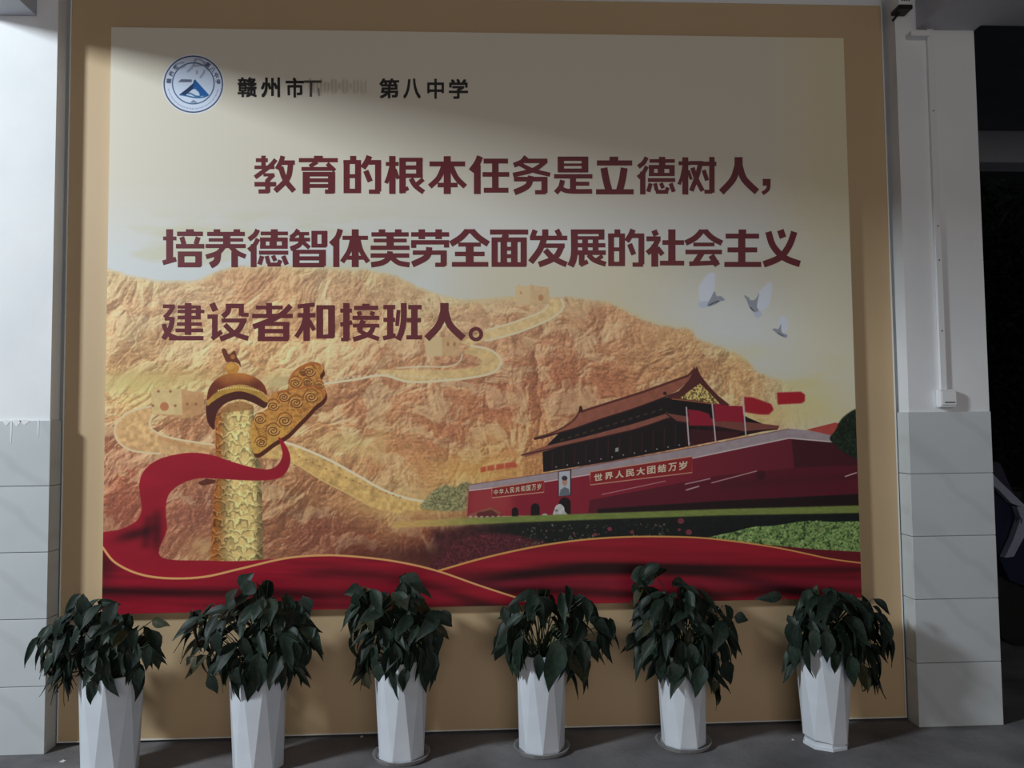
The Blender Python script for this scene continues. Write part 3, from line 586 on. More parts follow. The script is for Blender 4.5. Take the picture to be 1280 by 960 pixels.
def poster_image():
    im = bpy.data.images.new('printed_picture', W, H, alpha=False)
    a = np.ones((H, W, 4), np.float32); a[..., :3] = np.clip(img[::-1], 0, 1)
    im.pixels.foreach_set(a.ravel()); im.update(); im.pack(); return im
def poster_mat():
    m = bpy.data.materials.new('poster_print'); m.use_nodes = True; nt = m.node_tree; n = nt.nodes; b = n['Principled BSDF']
    b.inputs['Roughness'].default_value = 0.5; b.inputs['Specular IOR Level'].default_value = 0.3
    ti = n.new('ShaderNodeTexImage'); ti.image = poster_image(); ti.interpolation = 'Cubic'; ti.extension = 'EXTEND'
    nt.links.new(ti.outputs[0], b.inputs['Base Color']); return m
poster = empty('poster', ((PXL + PXR) / 2, YP, PZ0), 'large printed school poster with maroon Chinese slogan, mountains, gold column and red palace', 'poster')
me = MB().box(PXL - poster.location.x, PXR - poster.location.x, 0.0003, 0.0395, 0, PZ1 - PZ0).me('board', M['white_trim'])
link('board', me, poster)
me = bpy.data.meshes.new('print'); hw = (PXR - PXL) / 2
me.from_pydata([(-hw, 0, 0), (hw, 0, 0), (hw, 0, PZ1 - PZ0), (-hw, 0, PZ1 - PZ0)], [], [(0, 1, 2, 3)])
uv = me.uv_layers.new(name='UVMap'); 
for i, c in enumerate(((0, 0), (1, 0), (1, 1), (0, 1))): uv.data[i].uv = c
me.materials.append(poster_mat()); link('picture_print', me, poster, label='printed picture of mountains, stone column, red palace and red silk')

# ------------------------------------------------------------------ lettering
_gl = {}
def glyph(ch, off):
    if (ch, off) in _gl: return _gl[ch, off]
    cu = bpy.data.curves.new('glyph', 'FONT'); cu.body = ch; cu.size = 1; cu.offset = off; cu.resolution_u = 4; cu.fill_mode = 'FRONT'
    o = bpy.data.objects.new('glyph', cu); C.objects.link(o); dg = bpy.context.evaluated_depsgraph_get(); dg.update()
    me = o.evaluated_get(dg).to_mesh(); v = [(p.co.x, p.co.y) for p in me.vertices]; f = [tuple(p.vertices) for p in me.polygons]
    o.evaluated_get(dg).to_mesh_clear(); bpy.data.objects.remove(o); bpy.data.curves.remove(cu)
    x0 = min(p[0] for p in v); x1 = max(p[0] for p in v); y0 = min(p[1] for p in v); y1 = max(p[1] for p in v)
    _gl[ch, off] = ([((x - x0) / (x1 - x0), (y1 - y) / (y1 - y0)) for x, y in v], f); return _gl[ch, off]
def lettering(chars, m, label, off):
    """chars: (character, function from the unit box to picture position)"""
    b = MB(); Y = YP - 0.0012; L = poster.location
    for ch, fn in chars:
        v, f = glyph(ch, 0.0)
        for i_, (du, dv) in enumerate(((0, 0), (off, off), (-off, off), (off, -off), (-off, -off)) if off else ((0, 0),)):
            b.add([tuple(at(*fn(u * (1 - 2 * off) + off + du, w_ * (1 - 2 * off) + off + dv), Y - i_ * 3e-5) - L) for u, w_ in v], f)
    me = bpy.data.meshes.new('lettering'); me.from_pydata(b.v, [], b.f); me.update(); me.materials.append(m)
    return link('lettering', me, poster, label=label)
def rect(x0, x1, y0, y1, k=0.0): return lambda u, v: (x0 + (x1 - x0) * u, y0 + (y1 - y0) * v)
def quad(q, a, b, pad=0.0):
    (ax, ay), (bx, by), (cx_, cy_), (dx_, dy2) = q
    def fn(u, v):
        s = a + (b - a) * u; v = pad + (1 - 2 * pad) * v
        tx, ty = ax + (bx - ax) * s, ay + (by - ay) * s; ux, uy = dx_ + (cx_ - dx_) * s, dy2 + (cy_ - dy2) * s
        return tx + (ux - tx) * v, ty + (uy - ty) * v
    return fn
GL = {
'教': (37,265,40,258,'H 66 45 112 22;V 88 40 112 24;H 107 37 150 20;D 24 158,62 125,100 40,165;H 150 88 150 18;D 24 146,148 118,176 106,190;V 112 178 252 28;H 245 60 118 24;H 204 37 160 26;D 26 198,42 188,75 165,118;H 80 180 266 26;D 30 186,105 212,180 262,243;D 30 242,92 226,170 154,243'),
'育': (290,513,45,262,'H 70 290 513 24;V 402 45 75 50;D 22 395,80 352,106;H 120 305 480 22;D 24 452,90 496,130;V 332 137 262 40;V 478 137 258 40;H 150 312 498 26;H 185 320 490 22;H 217 320 490 22;H 250 440 490 24'),
'的': (545,758,50,262,'V 563 73 258 34;V 628 73 258 34;H 84 545 645 22;H 163 560 630 22;H 246 546 640 25;V 600 50 75 34;D 32 692,50 680,80 655,118;H 86 668 758 26;V 742 76 248 34;H 250 690 752 24;D 30 672,133 697,193'),
'根': (787,1005,50,266,'H 95 787 860 22;V 824 50 266 36;D 22 815,120 805,160 788,205;D 20 838,125 857,180;H 71 865 997 23;V 882 60 262 36;V 978 60 168 36;H 115 880 980 24;H 162 880 997 25;D 22 868,256 915,232;D 28 930,178 955,220 1002,256;D 24 1000,182 958,216'),
'本': (1030,1248,53,268,'H 97 1037 1240 28;V 1138 53 268 40;H 217 1083 1197 26;D 30 1120,105 1090,175 1038,226;D 30 1157,105 1190,175 1241,226'),
'任': (35,255,55,270,'D 36 92,55 75,95 42,140;V 76 105 270 38;H 82 112 250 28;V 178 75 255 36;H 158 106 257 26;H 248 113 252 28'),
'务': (277,492,55,268,'D 28 355,56 330,85 284,105;H 80 345 475 26;D 26 462,85 395,132 280,160;D 24 318,98 395,135 490,158;H 183 285 475 26;V 458 176 262 34;H 257 405 465 24;D 34 382,165 362,222 288,258'),
'是': (515,730,62,270,'V 553 62 148 36;V 690 62 148 38;H 74 535 708 24;H 107 540 700 14;H 139 540 706 22;H 171 515 732 24;V 622 178 250 34;H 212 622 714 22;D 28 562,192 552,230 524,262;D 26 545,228 590,252 730,254'),
'立': (755,970,57,262,'V 857 57 80 50;H 91 760 962 28;D 40 800,118 812,180 828,240;D 40 916,118 906,180 890,240;H 248 755 970 28'),
'德': (543,782,38,268,'D 28 602,40 585,72 550,100;D 26 604,96 582,135 548,165;V 578 128 268 34;H 63 620 780 22;V 700 38 90 40;H 100 616 778 24;H 146 616 778 20;V 633 90 156 32;V 762 90 156 34;V 693 95 150 42;H 180 610 782 24;D 26 628,200 612,252;D 24 655,200 666,245;H 252 660 738 24;D 24 692,198 706,230;D 24 728,245 736,225;D 26 753,200 773,252'),
'树': (577,830,60,312,'H 102 577 655 26;V 622 62 312 40;D 22 612,130 600,190 580,245;D 20 642,150 662,212;H 100 652 742 26;D 32 724,105 700,190 662,288;D 30 670,132 695,205 738,288;H 106 735 830 30;V 800 60 300 36;H 293 750 802 26;D 28 745,148 768,218'),
'人': (855,1105,60,305,'V 977 60 135 54;D 44 970,120 940,205 862,290;D 44 984,120 1015,205 1100,287'),
',': (1133,1190,205,312,'H 228 1138 1190 46;D 26 1177,236 1172,275 1136,303'),
'培': (38,285,38,262,'V 80 38 230 40;H 92 42 120 22;D 28 40,236 118,214;V 200 38 60 46;H 65 125 277 26;D 28 152,84 165,126;D 28 250,84 236,126;H 138 118 285 26;V 148 170 262 38;V 252 170 256 38;H 183 130 271 28;H 248 130 264 28'),
'养': (293,530,38,266,'V 360 38 60 38;V 478 38 60 38;H 66 303 525 25;H 102 312 515 20;H 139 293 530 24;V 418 60 142 42;D 28 402,140 365,180 296,204;D 28 440,140 478,178 530,202;D 38 366,180 358,230 322,256;V 465 172 266 38'),
'智': (790,1015,38,262,'D 26 842,40 825,65 797,88;H 64 830 906 20;H 99 790 912 22;V 862 60 108 30;D 28 862,104 846,132 796,154;D 24 868,112 908,148;V 938 48 146 34;V 998 48 140 34;H 58 922 1015 22;H 135 922 1008 22;V 829 160 262 40;V 986 160 255 40;H 171 810 1005 24;H 210 815 1000 24;H 250 812 996 26'),
'体': (1030,1258,42,268,'D 32 1092,42 1075,90 1036,132;V 1068 96 268 36;H 93 1105 1255 24;V 1180 42 268 40;D 28 1162,105 1145,170 1102,238;D 28 1198,105 1215,170 1256,238;H 212 1130 1228 24'),
'美': (15,245,42,265,'V 82 42 64 38;V 178 42 64 38;H 72 20 240 25;H 108 33 228 22;H 151 15 245 26;V 130 65 160 42;H 197 15 243 26;D 32 130,172 122,212 82,240 18,252;D 30 136,205 180,240 245,252'),
'劳': (255,480,42,265,'V 318 42 100 38;V 418 42 100 38;H 72 255 480 26;H 119 255 480 26;V 270 110 152 30;V 465 110 150 30;H 180 265 465 26;D 36 362,148 348,205 262,250;V 448 172 258 36;H 252 398 455 25'),
'全': (487,715,42,262,'D 36 588,50 550,90 490,128;D 36 615,50 655,90 712,128;H 53 575 630 24;H 131 535 668 24;H 186 515 690 26;H 247 497 712 28;V 602 120 250 46'),
'面': (723,948,52,262,'H 67 723 948 28;D 36 818,78 808,102;V 750 98 262 36;V 922 98 256 36;H 110 733 940 26;H 249 733 936 26;V 804 105 250 38;V 866 105 250 38;H 160 804 866 22;H 202 804 866 22'),
'发': (958,1180,42,265,'D 30 990,46 972,96;H 93 960 1180 27;V 1050 42 90 36;D 30 1118,44 1138,82;D 36 1046,85 1020,160 963,238;H 139 1040 1165 26;D 34 1148,140 1108,210 1012,252;D 34 1050,165 1100,215 1176,252'),
'展': (30,222,42,235,'H 54 38 215 24;D 36 54,42 54,175 34,232;V 200 42 90 30;H 86 50 215 18;H 124 60 220 22;V 112 85 172 30;V 168 85 172 30;H 162 60 222 24;V 94 165 226 30;D 22 86,226 126,208;D 26 130,172 160,200 222,222;D 20 205,178 168,204'),
'社': (440,640,33,232,'D 30 480,38 492,66;H 83 440 515 26;D 28 502,85 478,130 444,160;V 484 115 232 36;D 26 498,132 526,168;H 103 525 640 25;V 575 33 215 38;H 213 512 640 25'),
'会': (643,845,30,228,'D 30 735,38 700,75 648,103;D 30 752,38 790,75 842,103;H 40 722 768 20;H 110 690 802 20;H 150 648 842 24;D 30 735,155 700,208;D 24 668,213 825,206;D 32 785,168 818,222'),
'主': (855,1052,33,222,'V 951 33 60 40;H 67 862 1040 25;H 137 872 1030 25;H 211 855 1052 26;V 948 60 215 38'),
'义': (1060,1260,33,225,'D 36 1154,36 1168,76;D 34 1090,45 1115,118 1175,180 1258,212;D 34 1228,45 1202,115 1152,178 1065,214'),
'建': (42,332,48,315,'H 71 48 130 26;D 28 118,75 92,115 58,150;H 158 60 120 26;D 34 112,150 102,215 50,300;D 30 52,195 80,262 140,292;H 295 90 328 30;H 76 150 308 22;H 107 150 334 24;H 150 150 310 26;H 196 145 316 24;H 240 135 326 26;V 222 48 272 44;V 293 65 162 32'),
'设': (357,642,52,315,'D 40 388,54 412,106;H 146 357 428 30;V 408 135 290 38;D 30 388,300 456,250;D 36 502,60 500,110 462,146;H 72 485 608 30;V 592 60 140 34;H 133 590 642 26;H 173 455 628 28;D 36 608,175 562,250 446,302;D 34 478,202 548,265 640,298'),
'者': (667,950,48,312,'H 79 693 880 26;V 785 48 150 40;H 138 667 950 30;D 36 936,66 850,142 674,214;V 732 182 312 46;V 905 182 306 42;H 193 712 926 28;H 243 715 920 30;H 297 706 918 32'),
'和': (978,1243,52,312,'D 28 1102,62 985,76;H 136 985 1108 30;V 1047 68 312 44;D 30 1036,150 1018,215 974,285;D 28 1062,170 1100,238;V 1138 68 292 46;V 1220 68 286 46;H 81 1116 1243 28;H 281 1116 1236 26'),
'接': (85,355,45,310,'H 98 85 165 28;V 127 45 305 44;H 299 90 140 26;D 30 85,196 166,180;V 262 50 75 50;H 79 180 348 30;D 30 212,104 222,132;D 30 312,104 302,132;H 148 170 355 28;H 203 172 355 26;D 36 245,165 214,238;D 30 210,232 260,262 352,296;D 32 316,206 282,262 174,300'),
'班': (383,653,48,308,'H 76 385 466 30;V 432 70 285 42;H 163 385 466 30;D 30 383,290 470,270;D 26 490,95 480,205;D 40 526,48 526,160 512,240 486,300;H 76 558 650 30;V 600 70 290 44;H 165 548 645 30;H 283 545 653 28'),
}
def block_lettering(chars, m, label):
    """heavy slab letters drawn stroke by stroke: H bar, V bar, D polyline; widths in the letter's own units"""
    b = MB(); Y = YP - 0.0012; L = poster.location; n = 0
    for ch, (x0, x1, y0, y1) in chars:
        gx0, gx1, gy0, gy1, st = GL[ch]; n = 0
        def add(P, w):
            nonlocal n
            P = [np.array(p, float) for p in P]; P = [np.array(q) for q in spline(P, 4)] if len(P) > 2 else P
            l_, r_ = [], []
            for k in range(len(P)):
                t = P[min(k + 1, len(P) - 1)] - P[max(k - 1, 0)]; t = t / np.hypot(*t); q = np.array([-t[1], t[0]]) * w / 2; l_.append(P[k] + q); r_.append(P[k] - q)
            pos = [tuple(at(x0 + (x1 - x0) * (p[0] - gx0) / (gx1 - gx0), y0 + (y1 - y0) * (p[1] - gy0) / (gy1 - gy0), Y - n * 2e-5) - L) for p in l_ + r_]; n += 1
            c = len(P); b.add(pos, [(k, k + 1, c + k + 1, c + k) for k in range(c - 1)])
        for t in st.split(';'):
            a = t.split()
            if a[0] == 'H': add([(float(a[2]), float(a[1])), (float(a[3]), float(a[1]))], float(a[4]))
            elif a[0] == 'V': add([(float(a[1]), float(a[2])), (float(a[1]), float(a[3]))], float(a[4]))
            else: add([tuple(map(float, p.split(','))) for p in a[2:]], float(a[1]))
    me = bpy.data.meshes.new('lettering'); me.from_pydata(b.v, [], b.f); me.update(); me.materials.append(m)
    return link('lettering', me, poster, label=label)
l1 = [(318, 368), (373.5, 422), (429.2, 476), (482.2, 530), (535.3, 583), (587.5, 636), (640.6, 688), (692.6, 740), (745, 792), (796.5, 844), (848.2, 895.5), (900.3, 947.2)]
block_lettering([(c, (a, b, 194.5 + i * .17, 242 + i * .11)) for i, (c, (a, b)) in enumerate(zip('教育的根本任务是立德树人', l1))] + [(',', (952.5, 963.2, 223.5, 243.5))], M['maroon'], 'maroon top slogan line')
l2 = [(203, 255), (256.8, 306.8), (309.5, 360), (361.7, 409), (412.2, 460.3), (463.2, 511.7), (513.8, 561.2), (562.7, 610.8), (612.5, 660), (662, 708.9), (712, 757), (760, 805), (808, 855), (855.7, 903), (905.4, 951.5), (953.4, 1000.3)]
block_lettering([(c, (a, b, 286.5 + i * .02, 334 - i * .06)) for i, (c, (a, b)) in enumerate(zip('培养德智体美劳全面发展的社会主义', l2))], M['maroon'], 'maroon middle slogan line')
l3 = [(202.5, 254.7), (259.2, 310.4), (315, 365.7), (370.7, 418.4), (425.3, 473.8), (478.8, 527.3), (532, 580)]
ln3 = block_lettering([(c, (a, b, 378.7, 426.2)) for c, (a, b) in zip('建设者和接班人', l3)], M['maroon'], 'maroon bottom slogan line')
rg = MB(); N_ = 32; L = poster.location
pos = [tuple(at(594.7 + r_ * math.cos(2 * math.pi * i / N_), 417.6 + r_ * math.sin(2 * math.pi * i / N_), YP - .0012) - L) for r_ in (9.0, 4.4) for i in range(N_)]
me = bpy.data.meshes.new('full_stop'); me.from_pydata(pos, [], [(i, (i + 1) % N_, N_ + (i + 1) % N_, N_ + i) for i in range(N_)]); me.materials.append(M['maroon']); link('full_stop', me, poster)
hd = [('赣', 297, 321), ('州', 326, 350), ('市', 357, 380), ('第', 474, 499), ('八', 504, 526), ('中', 534, 555), ('学', 561, 585)]
for q in (hd[:3], hd[3:]): lettering([(c, rect(a, b, 96.5 + (a - 297) * .008, 121.5 + (a - 297) * .008)) for c, a, b in q], M['ink'], 'black school name', 0.028)
q1 = [(614.8, 609.8), (679.8, 600), (679.8, 615), (614.8, 622)]; q2 = [(737.5, 589.7), (865, 570.2), (865, 590.5), (737.5, 606)]
s1, s2 = '中华人民共和国万岁', '世界人民大团结万岁'
lettering([(c, quad(q1, .04 + i * .104, .04 + i * .104 + .08, .24)) for i, c in enumerate(s1)], M['pale_print'], 'small slogan on the left palace board', 0.02)
lettering([(c, quad(q2, .04 + i * .104, .04 + i * .104 + .082, .24)) for i, c in enumerate(s2)], M['pale_print'], 'small slogan on the right palace board', 0.03)
def ring(a, rx=31.0, ry=30, s=3.0):
    a = math.radians(a); X, Y_ = ex + rx * math.cos(a), ey - ry * math.sin(a)
    tx, ty = math.sin(a), math.cos(a); nx, ny = math.cos(a), -math.sin(a)
    return lambda u, v: (X + tx * (u - .5) * 2 * s + nx * (.5 - v) * 2 * s, Y_ + ty * (u - .5) * 2 * s + ny * (.5 - v) * 2 * s)
lettering([(c, ring(a)) for c, a in zip('赣州市', (172, 154, 136))], M['blue_print'], 'small ring of letters on the badge', 0.03)

lettering([(c, ring(a)) for c, a in zip('第八中学', (54, 38, 22, 6))], M['blue_print'], 'small ring of letters on the badge', 0.03)

# ------------------------------------------------------------------ wall fittings on the right pillar
a = at(1168, 40, PY - 0.01).x; b = at(1177, 40, PY - 0.01).x
x_tr = at(1172, 300, PY - 0.01).x; zt, zb2 = ZB - 0.001, at(1180, 487, PY).z
tr = empty('cable_trunking', (x_tr, PY, zb2), 'slim white cable trunking running down the right pillar to a socket box', 'cable trunking')
part('channel', MB().box(x_tr - 0.016, x_tr + 0.016, PY - 0.017, PY - 0.0003, zb2, zt, 0.0015), tr, M['plastic'])
for z in (1.9, 2.25, 2.42, 3.0): part('screw', MB().box(x_tr - 0.003, x_tr + 0.003, PY - 0.0185, PY - 0.017, z - 0.003, z + 0.003, 0.001), tr, M['black'])
sx = at(1180, 498, PY).x; z0, z1 = at(1180, 509.5, PY).z, zb2 - 0.0005
so = empty('socket_box', (sx, PY, z0), 'small white socket box on the right pillar at the end of the trunking', 'socket')
part('housing', MB().box(sx - 0.042, sx + 0.042, PY - 0.036, PY - 0.0003, z0, z1, 0.004), so, M['plastic'])
part('faceplate', MB().box(sx - 0.034, sx + 0.038, PY - 0.040, PY - 0.0362, z0 + 0.012, z1 - 0.008, 0.0015), so, M['plastic'])
part('slot', MB().box(sx - 0.02, sx + 0.03, PY - 0.0412, PY - 0.0402, z0 + 0.022, z0 + 0.027), so, M['black'], 'dark slot')
p0, p1 = at(1120, 2, PY - 0.05), at(1137, 9, PY - 0.05)
cam_b = empty('alarm_box', ((p0.x + p1.x) / 2, PY, p1.z), 'small white perforated wall box with black underside above the right pillar', 'alarm box')
part('housing', MB().box(p0.x, p1.x, PY - 0.075, PY - 0.0003, p1.z, p1.z + 0.13, 0.004), cam_b, M['plastic'])
part('base', MB().box(p0.x - 0.002, p1.x + 0.001, PY - 0.078, PY - 0.0003, p1.z - 0.022, p1.z - 0.0005, 0.003), cam_b, M['black'], 'black underside')
for i in range(4):
    for k in range(4):
        x = p0.x + 0.016 + i * (p1.x - p0.x - 0.032) / 3; z = p1.z + 0.02 + k * 0.024
        part('vent_hole', MB().box(x - 0.0035, x + 0.0035, PY - 0.0762, PY - 0.0752, z - 0.0035, z + 0.0035, 0.001), cam_b, M['black'])
s0, s1_ = at(1127, 11, PY - 0.04), at(1116, 26, PY - 0.012)
part('cable', MB().tube([(s0.x, PY - 0.04, p1.z - 0.02), (s0.x - 0.006, PY - 0.036, s0.z - 0.012), (s1_.x, PY - 0.008, s1_.z)], 0.006, 8), cam_b, M['black'], 'black cable stub')

# ------------------------------------------------------------------ potted plants
def leaf_mesh(i):
    r = random.Random(40 + i); wd = r.uniform(.36, .50); n = 7; v = []; f = []
    droop = r.uniform(.12, .4); tw = r.uniform(-.3, .3); fold = r.uniform(.10, .28)
    for k in range(n + 1):
        t = k / n; w_ = wd * .5 * (math.sin(math.pi * min(1, t ** .72)) ** .85 if 0 < t < 1 else 0) * (1 - .5 * t ** 3)
        y = t; z = -droop * t * t; side = .02 * math.sin(9 * t + i)
        for s in (-1, -.5, 0, .5, 1):
            zz = z + abs(s) * w_ * fold * 2 + tw * s * w_ * t + .02 * math.sin(7 * t + s * 3 + i) * abs(s); v.append((s * w_ + side, y, zz))
    for k in range(n):
        for s in range(4):
            a = k * 5 + s; f.append((a, a + 1, a + 6, a + 5))
    me = bpy.data.meshes.new('leaf'); me.from_pydata(v, [], f); me.update(); me.polygons.foreach_set('use_smooth', [True] * len(f))
    return me
LEAVES = []
for mk, cnt in (('leaf', 6), ('leaf_b', 4), ('leaf_c', 2)):
    for i in range(cnt):
        me = leaf_mesh(len(LEAVES)); me.materials.append(M[mk]); LEAVES.append(me)

def pot_mesh(R, h, rot, taper=.86, tilt=0.0):
    n = 8; b = MB(); v = []; f = []
    def ringv(r, z, ph): return [(r * math.cos(rot + ph + 2 * math.pi * i / n), r * math.sin(rot + ph + 2 * math.pi * i / n), z + tilt * math.cos(rot + ph + 2 * math.pi * i / n - math.pi)) for i in range(n)]
    hp = math.pi / n
    v = ringv(R * taper, 0, hp) + ringv(R, h, 0) + ringv(R - .009, h, 0) + ringv(R - .02, h - .06, 0)
    for i in range(n):
        j = (i + 1) % n
        f += [(i, j, n + j), (i, n + j, n + i)]
        f += [(n + i, n + j, 2 * n + j, 2 * n + i), (2 * n + i, 2 * n + j, 3 * n + j, 3 * n + i)]
    f.append(tuple(range(n - 1, -1, -1))); f.append(tuple(range(3 * n, 4 * n)))
    b.add(v, f); me = b.me('pot', M['pot'])
    bv = None
    return me

def plant(label, x, y, width, h, rot, blobs, picks, n, seed, z0=0.0, sdx=0.0, taper=.86, tilt=0.0, steps=0):
    r = random.Random(seed)
    root = empty('potted_plant', (x, y, z0), label, 'potted plant', 'potted plants lined up below the poster')
    R = width / 2 / .975
    zb = .03 if steps else 0.0
    pot = link('pot', pot_mesh(R, h - zb, rot, taper, tilt), root, loc=(0, 0, zb))
    md = pot.modifiers.new('bevel', 'BEVEL'); md.width = .0025; md.segments = 1; md.limit_method = 'ANGLE'
    if steps:
        link('foot', MB().rings([[(q * R * taper * math.cos(rot + math.pi / 8 + math.pi * i / 4), q * R * taper * math.sin(rot + math.pi / 8 + math.pi * i / 4), z) for i in range(8)] for q, z in ((1.0, 0), (1.0, .012), (.93, .013), (.93, .0295))]).me('foot', M['pot']), root, label='stepped white foot')
    so_ = MB().lathe([(.001, h - .058), (R - .024, h - .058), (R - .026, h - .045), (.02, h - .030)], 10)
    link('soil', so_.me('soil', M['soil']), root)
    tot = sum(b[2] * b[3] for b in blobs); spots = []
    for (bx, by, rx, ry) in blobs:
        for _ in range(max(2, round(n * rx * ry / tot))):
            while True:
                a, c = r.uniform(-1, 1), r.uniform(-1, 1)
                if a * a + c * c < 1: break
            spots.append((bx + a * rx, by + c * ry, a, c, rx))
    cc = Vector((x, y, h + .05)); st = MB(); k_ = 0
    crown = [b for b in blobs]; mx = sum(b[0] * b[2] * b[3] for b in blobs) / tot; my = sum(b[1] * b[2] * b[3] for b in blobs) / tot
    def put(A, D, Nn, L, w_, mesh):
        Y_ = D.normalized(); Z_ = (Nn - Y_ * Nn.dot(Y_)).normalized(); X_ = Y_.cross(Z_)
        o = bpy.data.objects.new('leaf', mesh); C.objects.link(o); o.parent = root
        mt = Matrix(((X_.x * w_, Y_.x * L, Z_.x * L, 0), (X_.y * w_, Y_.y * L, Z_.y * L, 0), (X_.z * w_, Y_.z * L, Z_.z * L, 0), (0, 0, 0, 1)))
        q = Matrix(((X_.x, Y_.x, Z_.x), (X_.y, Y_.y, Z_.y), (X_.z, Y_.z, Z_.z))).to_quaternion()
        o.rotation_mode = 'QUATERNION'; o.rotation_quaternion = q; o.scale = (w_, L, L); o.location = A - root.location
    def stem(A, i):
        s = Vector((x + r.uniform(-.03, .03), y + r.uniform(-.03, .03), z0 + h - .045)); B = Vector(A)
        m_ = s.lerp(B, .45); m_.z = max(B.z, s.z) + r.uniform(.005, .03) if B.z < s.z + .08 else s.z + (B.z - s.z) * .75
        pts = [s.lerp(m_, t).lerp(m_.lerp(B, t), t) - root.location for t in (0, .25, .5, .75, 1)]
        st.tube(pts, .0030, 4, .0017)
    for px, py, a, c, rx in spots:
        rad = rx / 256.0
        depth = r.uniform(-1, .55) * min(rad * 1.0, .17)
        Yc = min(y + depth, -.13)
        T = at(px, py, Yc)
        L = r.uniform(.095, .165)
        out = Vector((T.x - x, Yc - y, 0)); 
        out = out.normalized() if out.length > .01 else Vector((0, -1, 0))
        up = min(1, max(0, (T.z - z0 - h) / .30))
        D = (out * r.uniform(.15, .95) + Vector((r.uniform(-.6, .6), r.uniform(-.4, .2), -r.uniform(.5 - .55 * up, 1.1 - .35 * up)))).normalized()
        A = T - D * L * .5
        tip = A + D * L
        if max(A.y, tip.y) > -.07: D.y = -abs(D.y) * .3; D.normalize(); A = T - D * L * .5
        Rr = R + .012
        if A.z < z0 + h + .02 or tip.z < z0 + h:      # keep hanging leaves outside the pot
            o2 = Vector((T.x - x, T.y - y)); 
            if o2.length < Rr + .02:
                if o2.length < .02 or o2.y > 0: o2 = Vector((o2.x, -.05))
                o2 = o2.normalized() * (Rr + .025); T = Vector((x + o2.x, y + o2.y, T.z)); D = Vector((o2.x * 1.2, o2.y * 1.2, -.9)).normalized(); A = T - D * L * .5
                if T.z < z0 + h - .07: continue
        Nn = (out * .6 + Vector((r.uniform(-.4, .4), -.5, .8))).normalized()
        u = r.random(); me_ = LEAVES[r.randrange(0, 6)] if u < .62 else (LEAVES[r.randrange(6, 10)] if u < .95 else LEAVES[r.randrange(10, 12)])
        put(A, D, Nn, L, L * r.uniform(.85, 1.15), me_)
        if r.random() < .6: stem(A, 0)
    for (bx, by, tx, ty, wpx, dy, mi) in picks:
        Yc = min(y + dy, -.10); A = at(bx, by, Yc); T = at(tx, ty, Yc - .02); D = T - A; L = D.length
        put(A, D, Vector((r.uniform(-.3, .3), -1, .35)), L, wpx / 250 / .43, LEAVES[mi]); stem(A, 0)
    link('stems', st.me('stems', M['stem']), root, kind='stuff', label='thin green stems')
    return root

plant('first potted plant from the left, its long narrow leaves drooping over the left pillar', -1.625, -.33, .254, .428, .2,
      [(112, 805, 62, 38), (85, 815, 36, 34), (150, 815, 45, 36), (100, 775, 24, 22), (72, 850, 16, 28)],
      [(48, 795, 21, 838, 9, -.05, 0), (58, 800, 38, 838, 6, -.08, 1), (190, 776, 211, 782, 11, -.05, 10), (188, 800, 198, 838, 20, -.02, 11), (100, 742, 74, 768, 10, 0, 0), (104, 742, 108, 790, 16, -.03, 1), (122, 752, 150, 755, 7, 0, 6), (128, 840, 148, 872, 10, -.14, 2), (175, 835, 170, 864, 14, -.12, 3)], 150, 1)
plant('second potted plant from the left, tallest leaf tuft rising in front of the red silk', -1.015, -.30, .242, .428, .45,
      [(312, 790, 62, 42), (262, 800, 34, 40), (365, 800, 34, 42), (312, 748, 24, 28), (325, 825, 50, 22), (370, 840, 14, 22)],
      [(300, 735, 314, 716, 16, -.02, 6), (318, 728, 302, 745, 18, -.05, 7), (380, 745, 385, 775, 17, 0, 2), (385, 782, 391, 815, 22, -.02, 3), (252, 762, 228, 795, 14, 0, 0), (240, 820, 232, 832, 8, 0, 11), (290, 835, 304, 857, 16, -.15, 1), (262, 845, 270, 868, 13, -.1, 4)], 160, 2)
plant('third potted plant from the left, two pale-veined leaves reaching out to its right', -.405, -.24, .236, .425, .1,
      [(492, 785, 48, 38), (458, 785, 30, 42), (520, 770, 22, 28), (520, 815, 26, 36), (458, 750, 20, 16), (516, 733, 16, 14), (455, 830, 14, 22)],
      [(548, 765, 566, 783, 16, -.03, 6), (540, 778, 562, 799, 13, -.05, 11), (452, 735, 430, 743, 14, 0, 6), (500, 722, 534, 738, 24, -.03, 7), (516, 720, 505, 735, 10, 0, 6), (535, 810, 533, 858, 24, -.10, 2), (475, 830, 472, 853, 15, -.13, 8), (508, 835, 501, 866, 15, -.14, 9), (455, 845, 462, 862, 10, -.06, 10)], 165, 3, .008)
plant('fourth potted plant from the left, leaves fanned like a palm with bare stems between', .222, -.21, .231, .428, .35,
      [(645, 800, 24, 34), (735, 790, 32, 34), (690, 810, 34, 26), (680, 755, 42, 14), (720, 770, 24, 20), (692, 835, 18, 22), (724, 835, 12, 22)],
      [(664, 752, 702, 758, 16, -.04, 0), (725, 742, 726, 770, 20, 0, 1), (640, 770, 622, 773, 8, 0, 7), (632, 790, 619, 828, 18, -.02, 6), (748, 790, 766, 832, 10, -.02, 2), (738, 800, 749, 830, 14, -.05, 3), (700, 800, 684, 868, 24, -.16, 8), (712, 815, 730, 855, 14, -.1, 11), (733, 820, 728, 856, 14, -.04, 10)], 125, 4, .008)
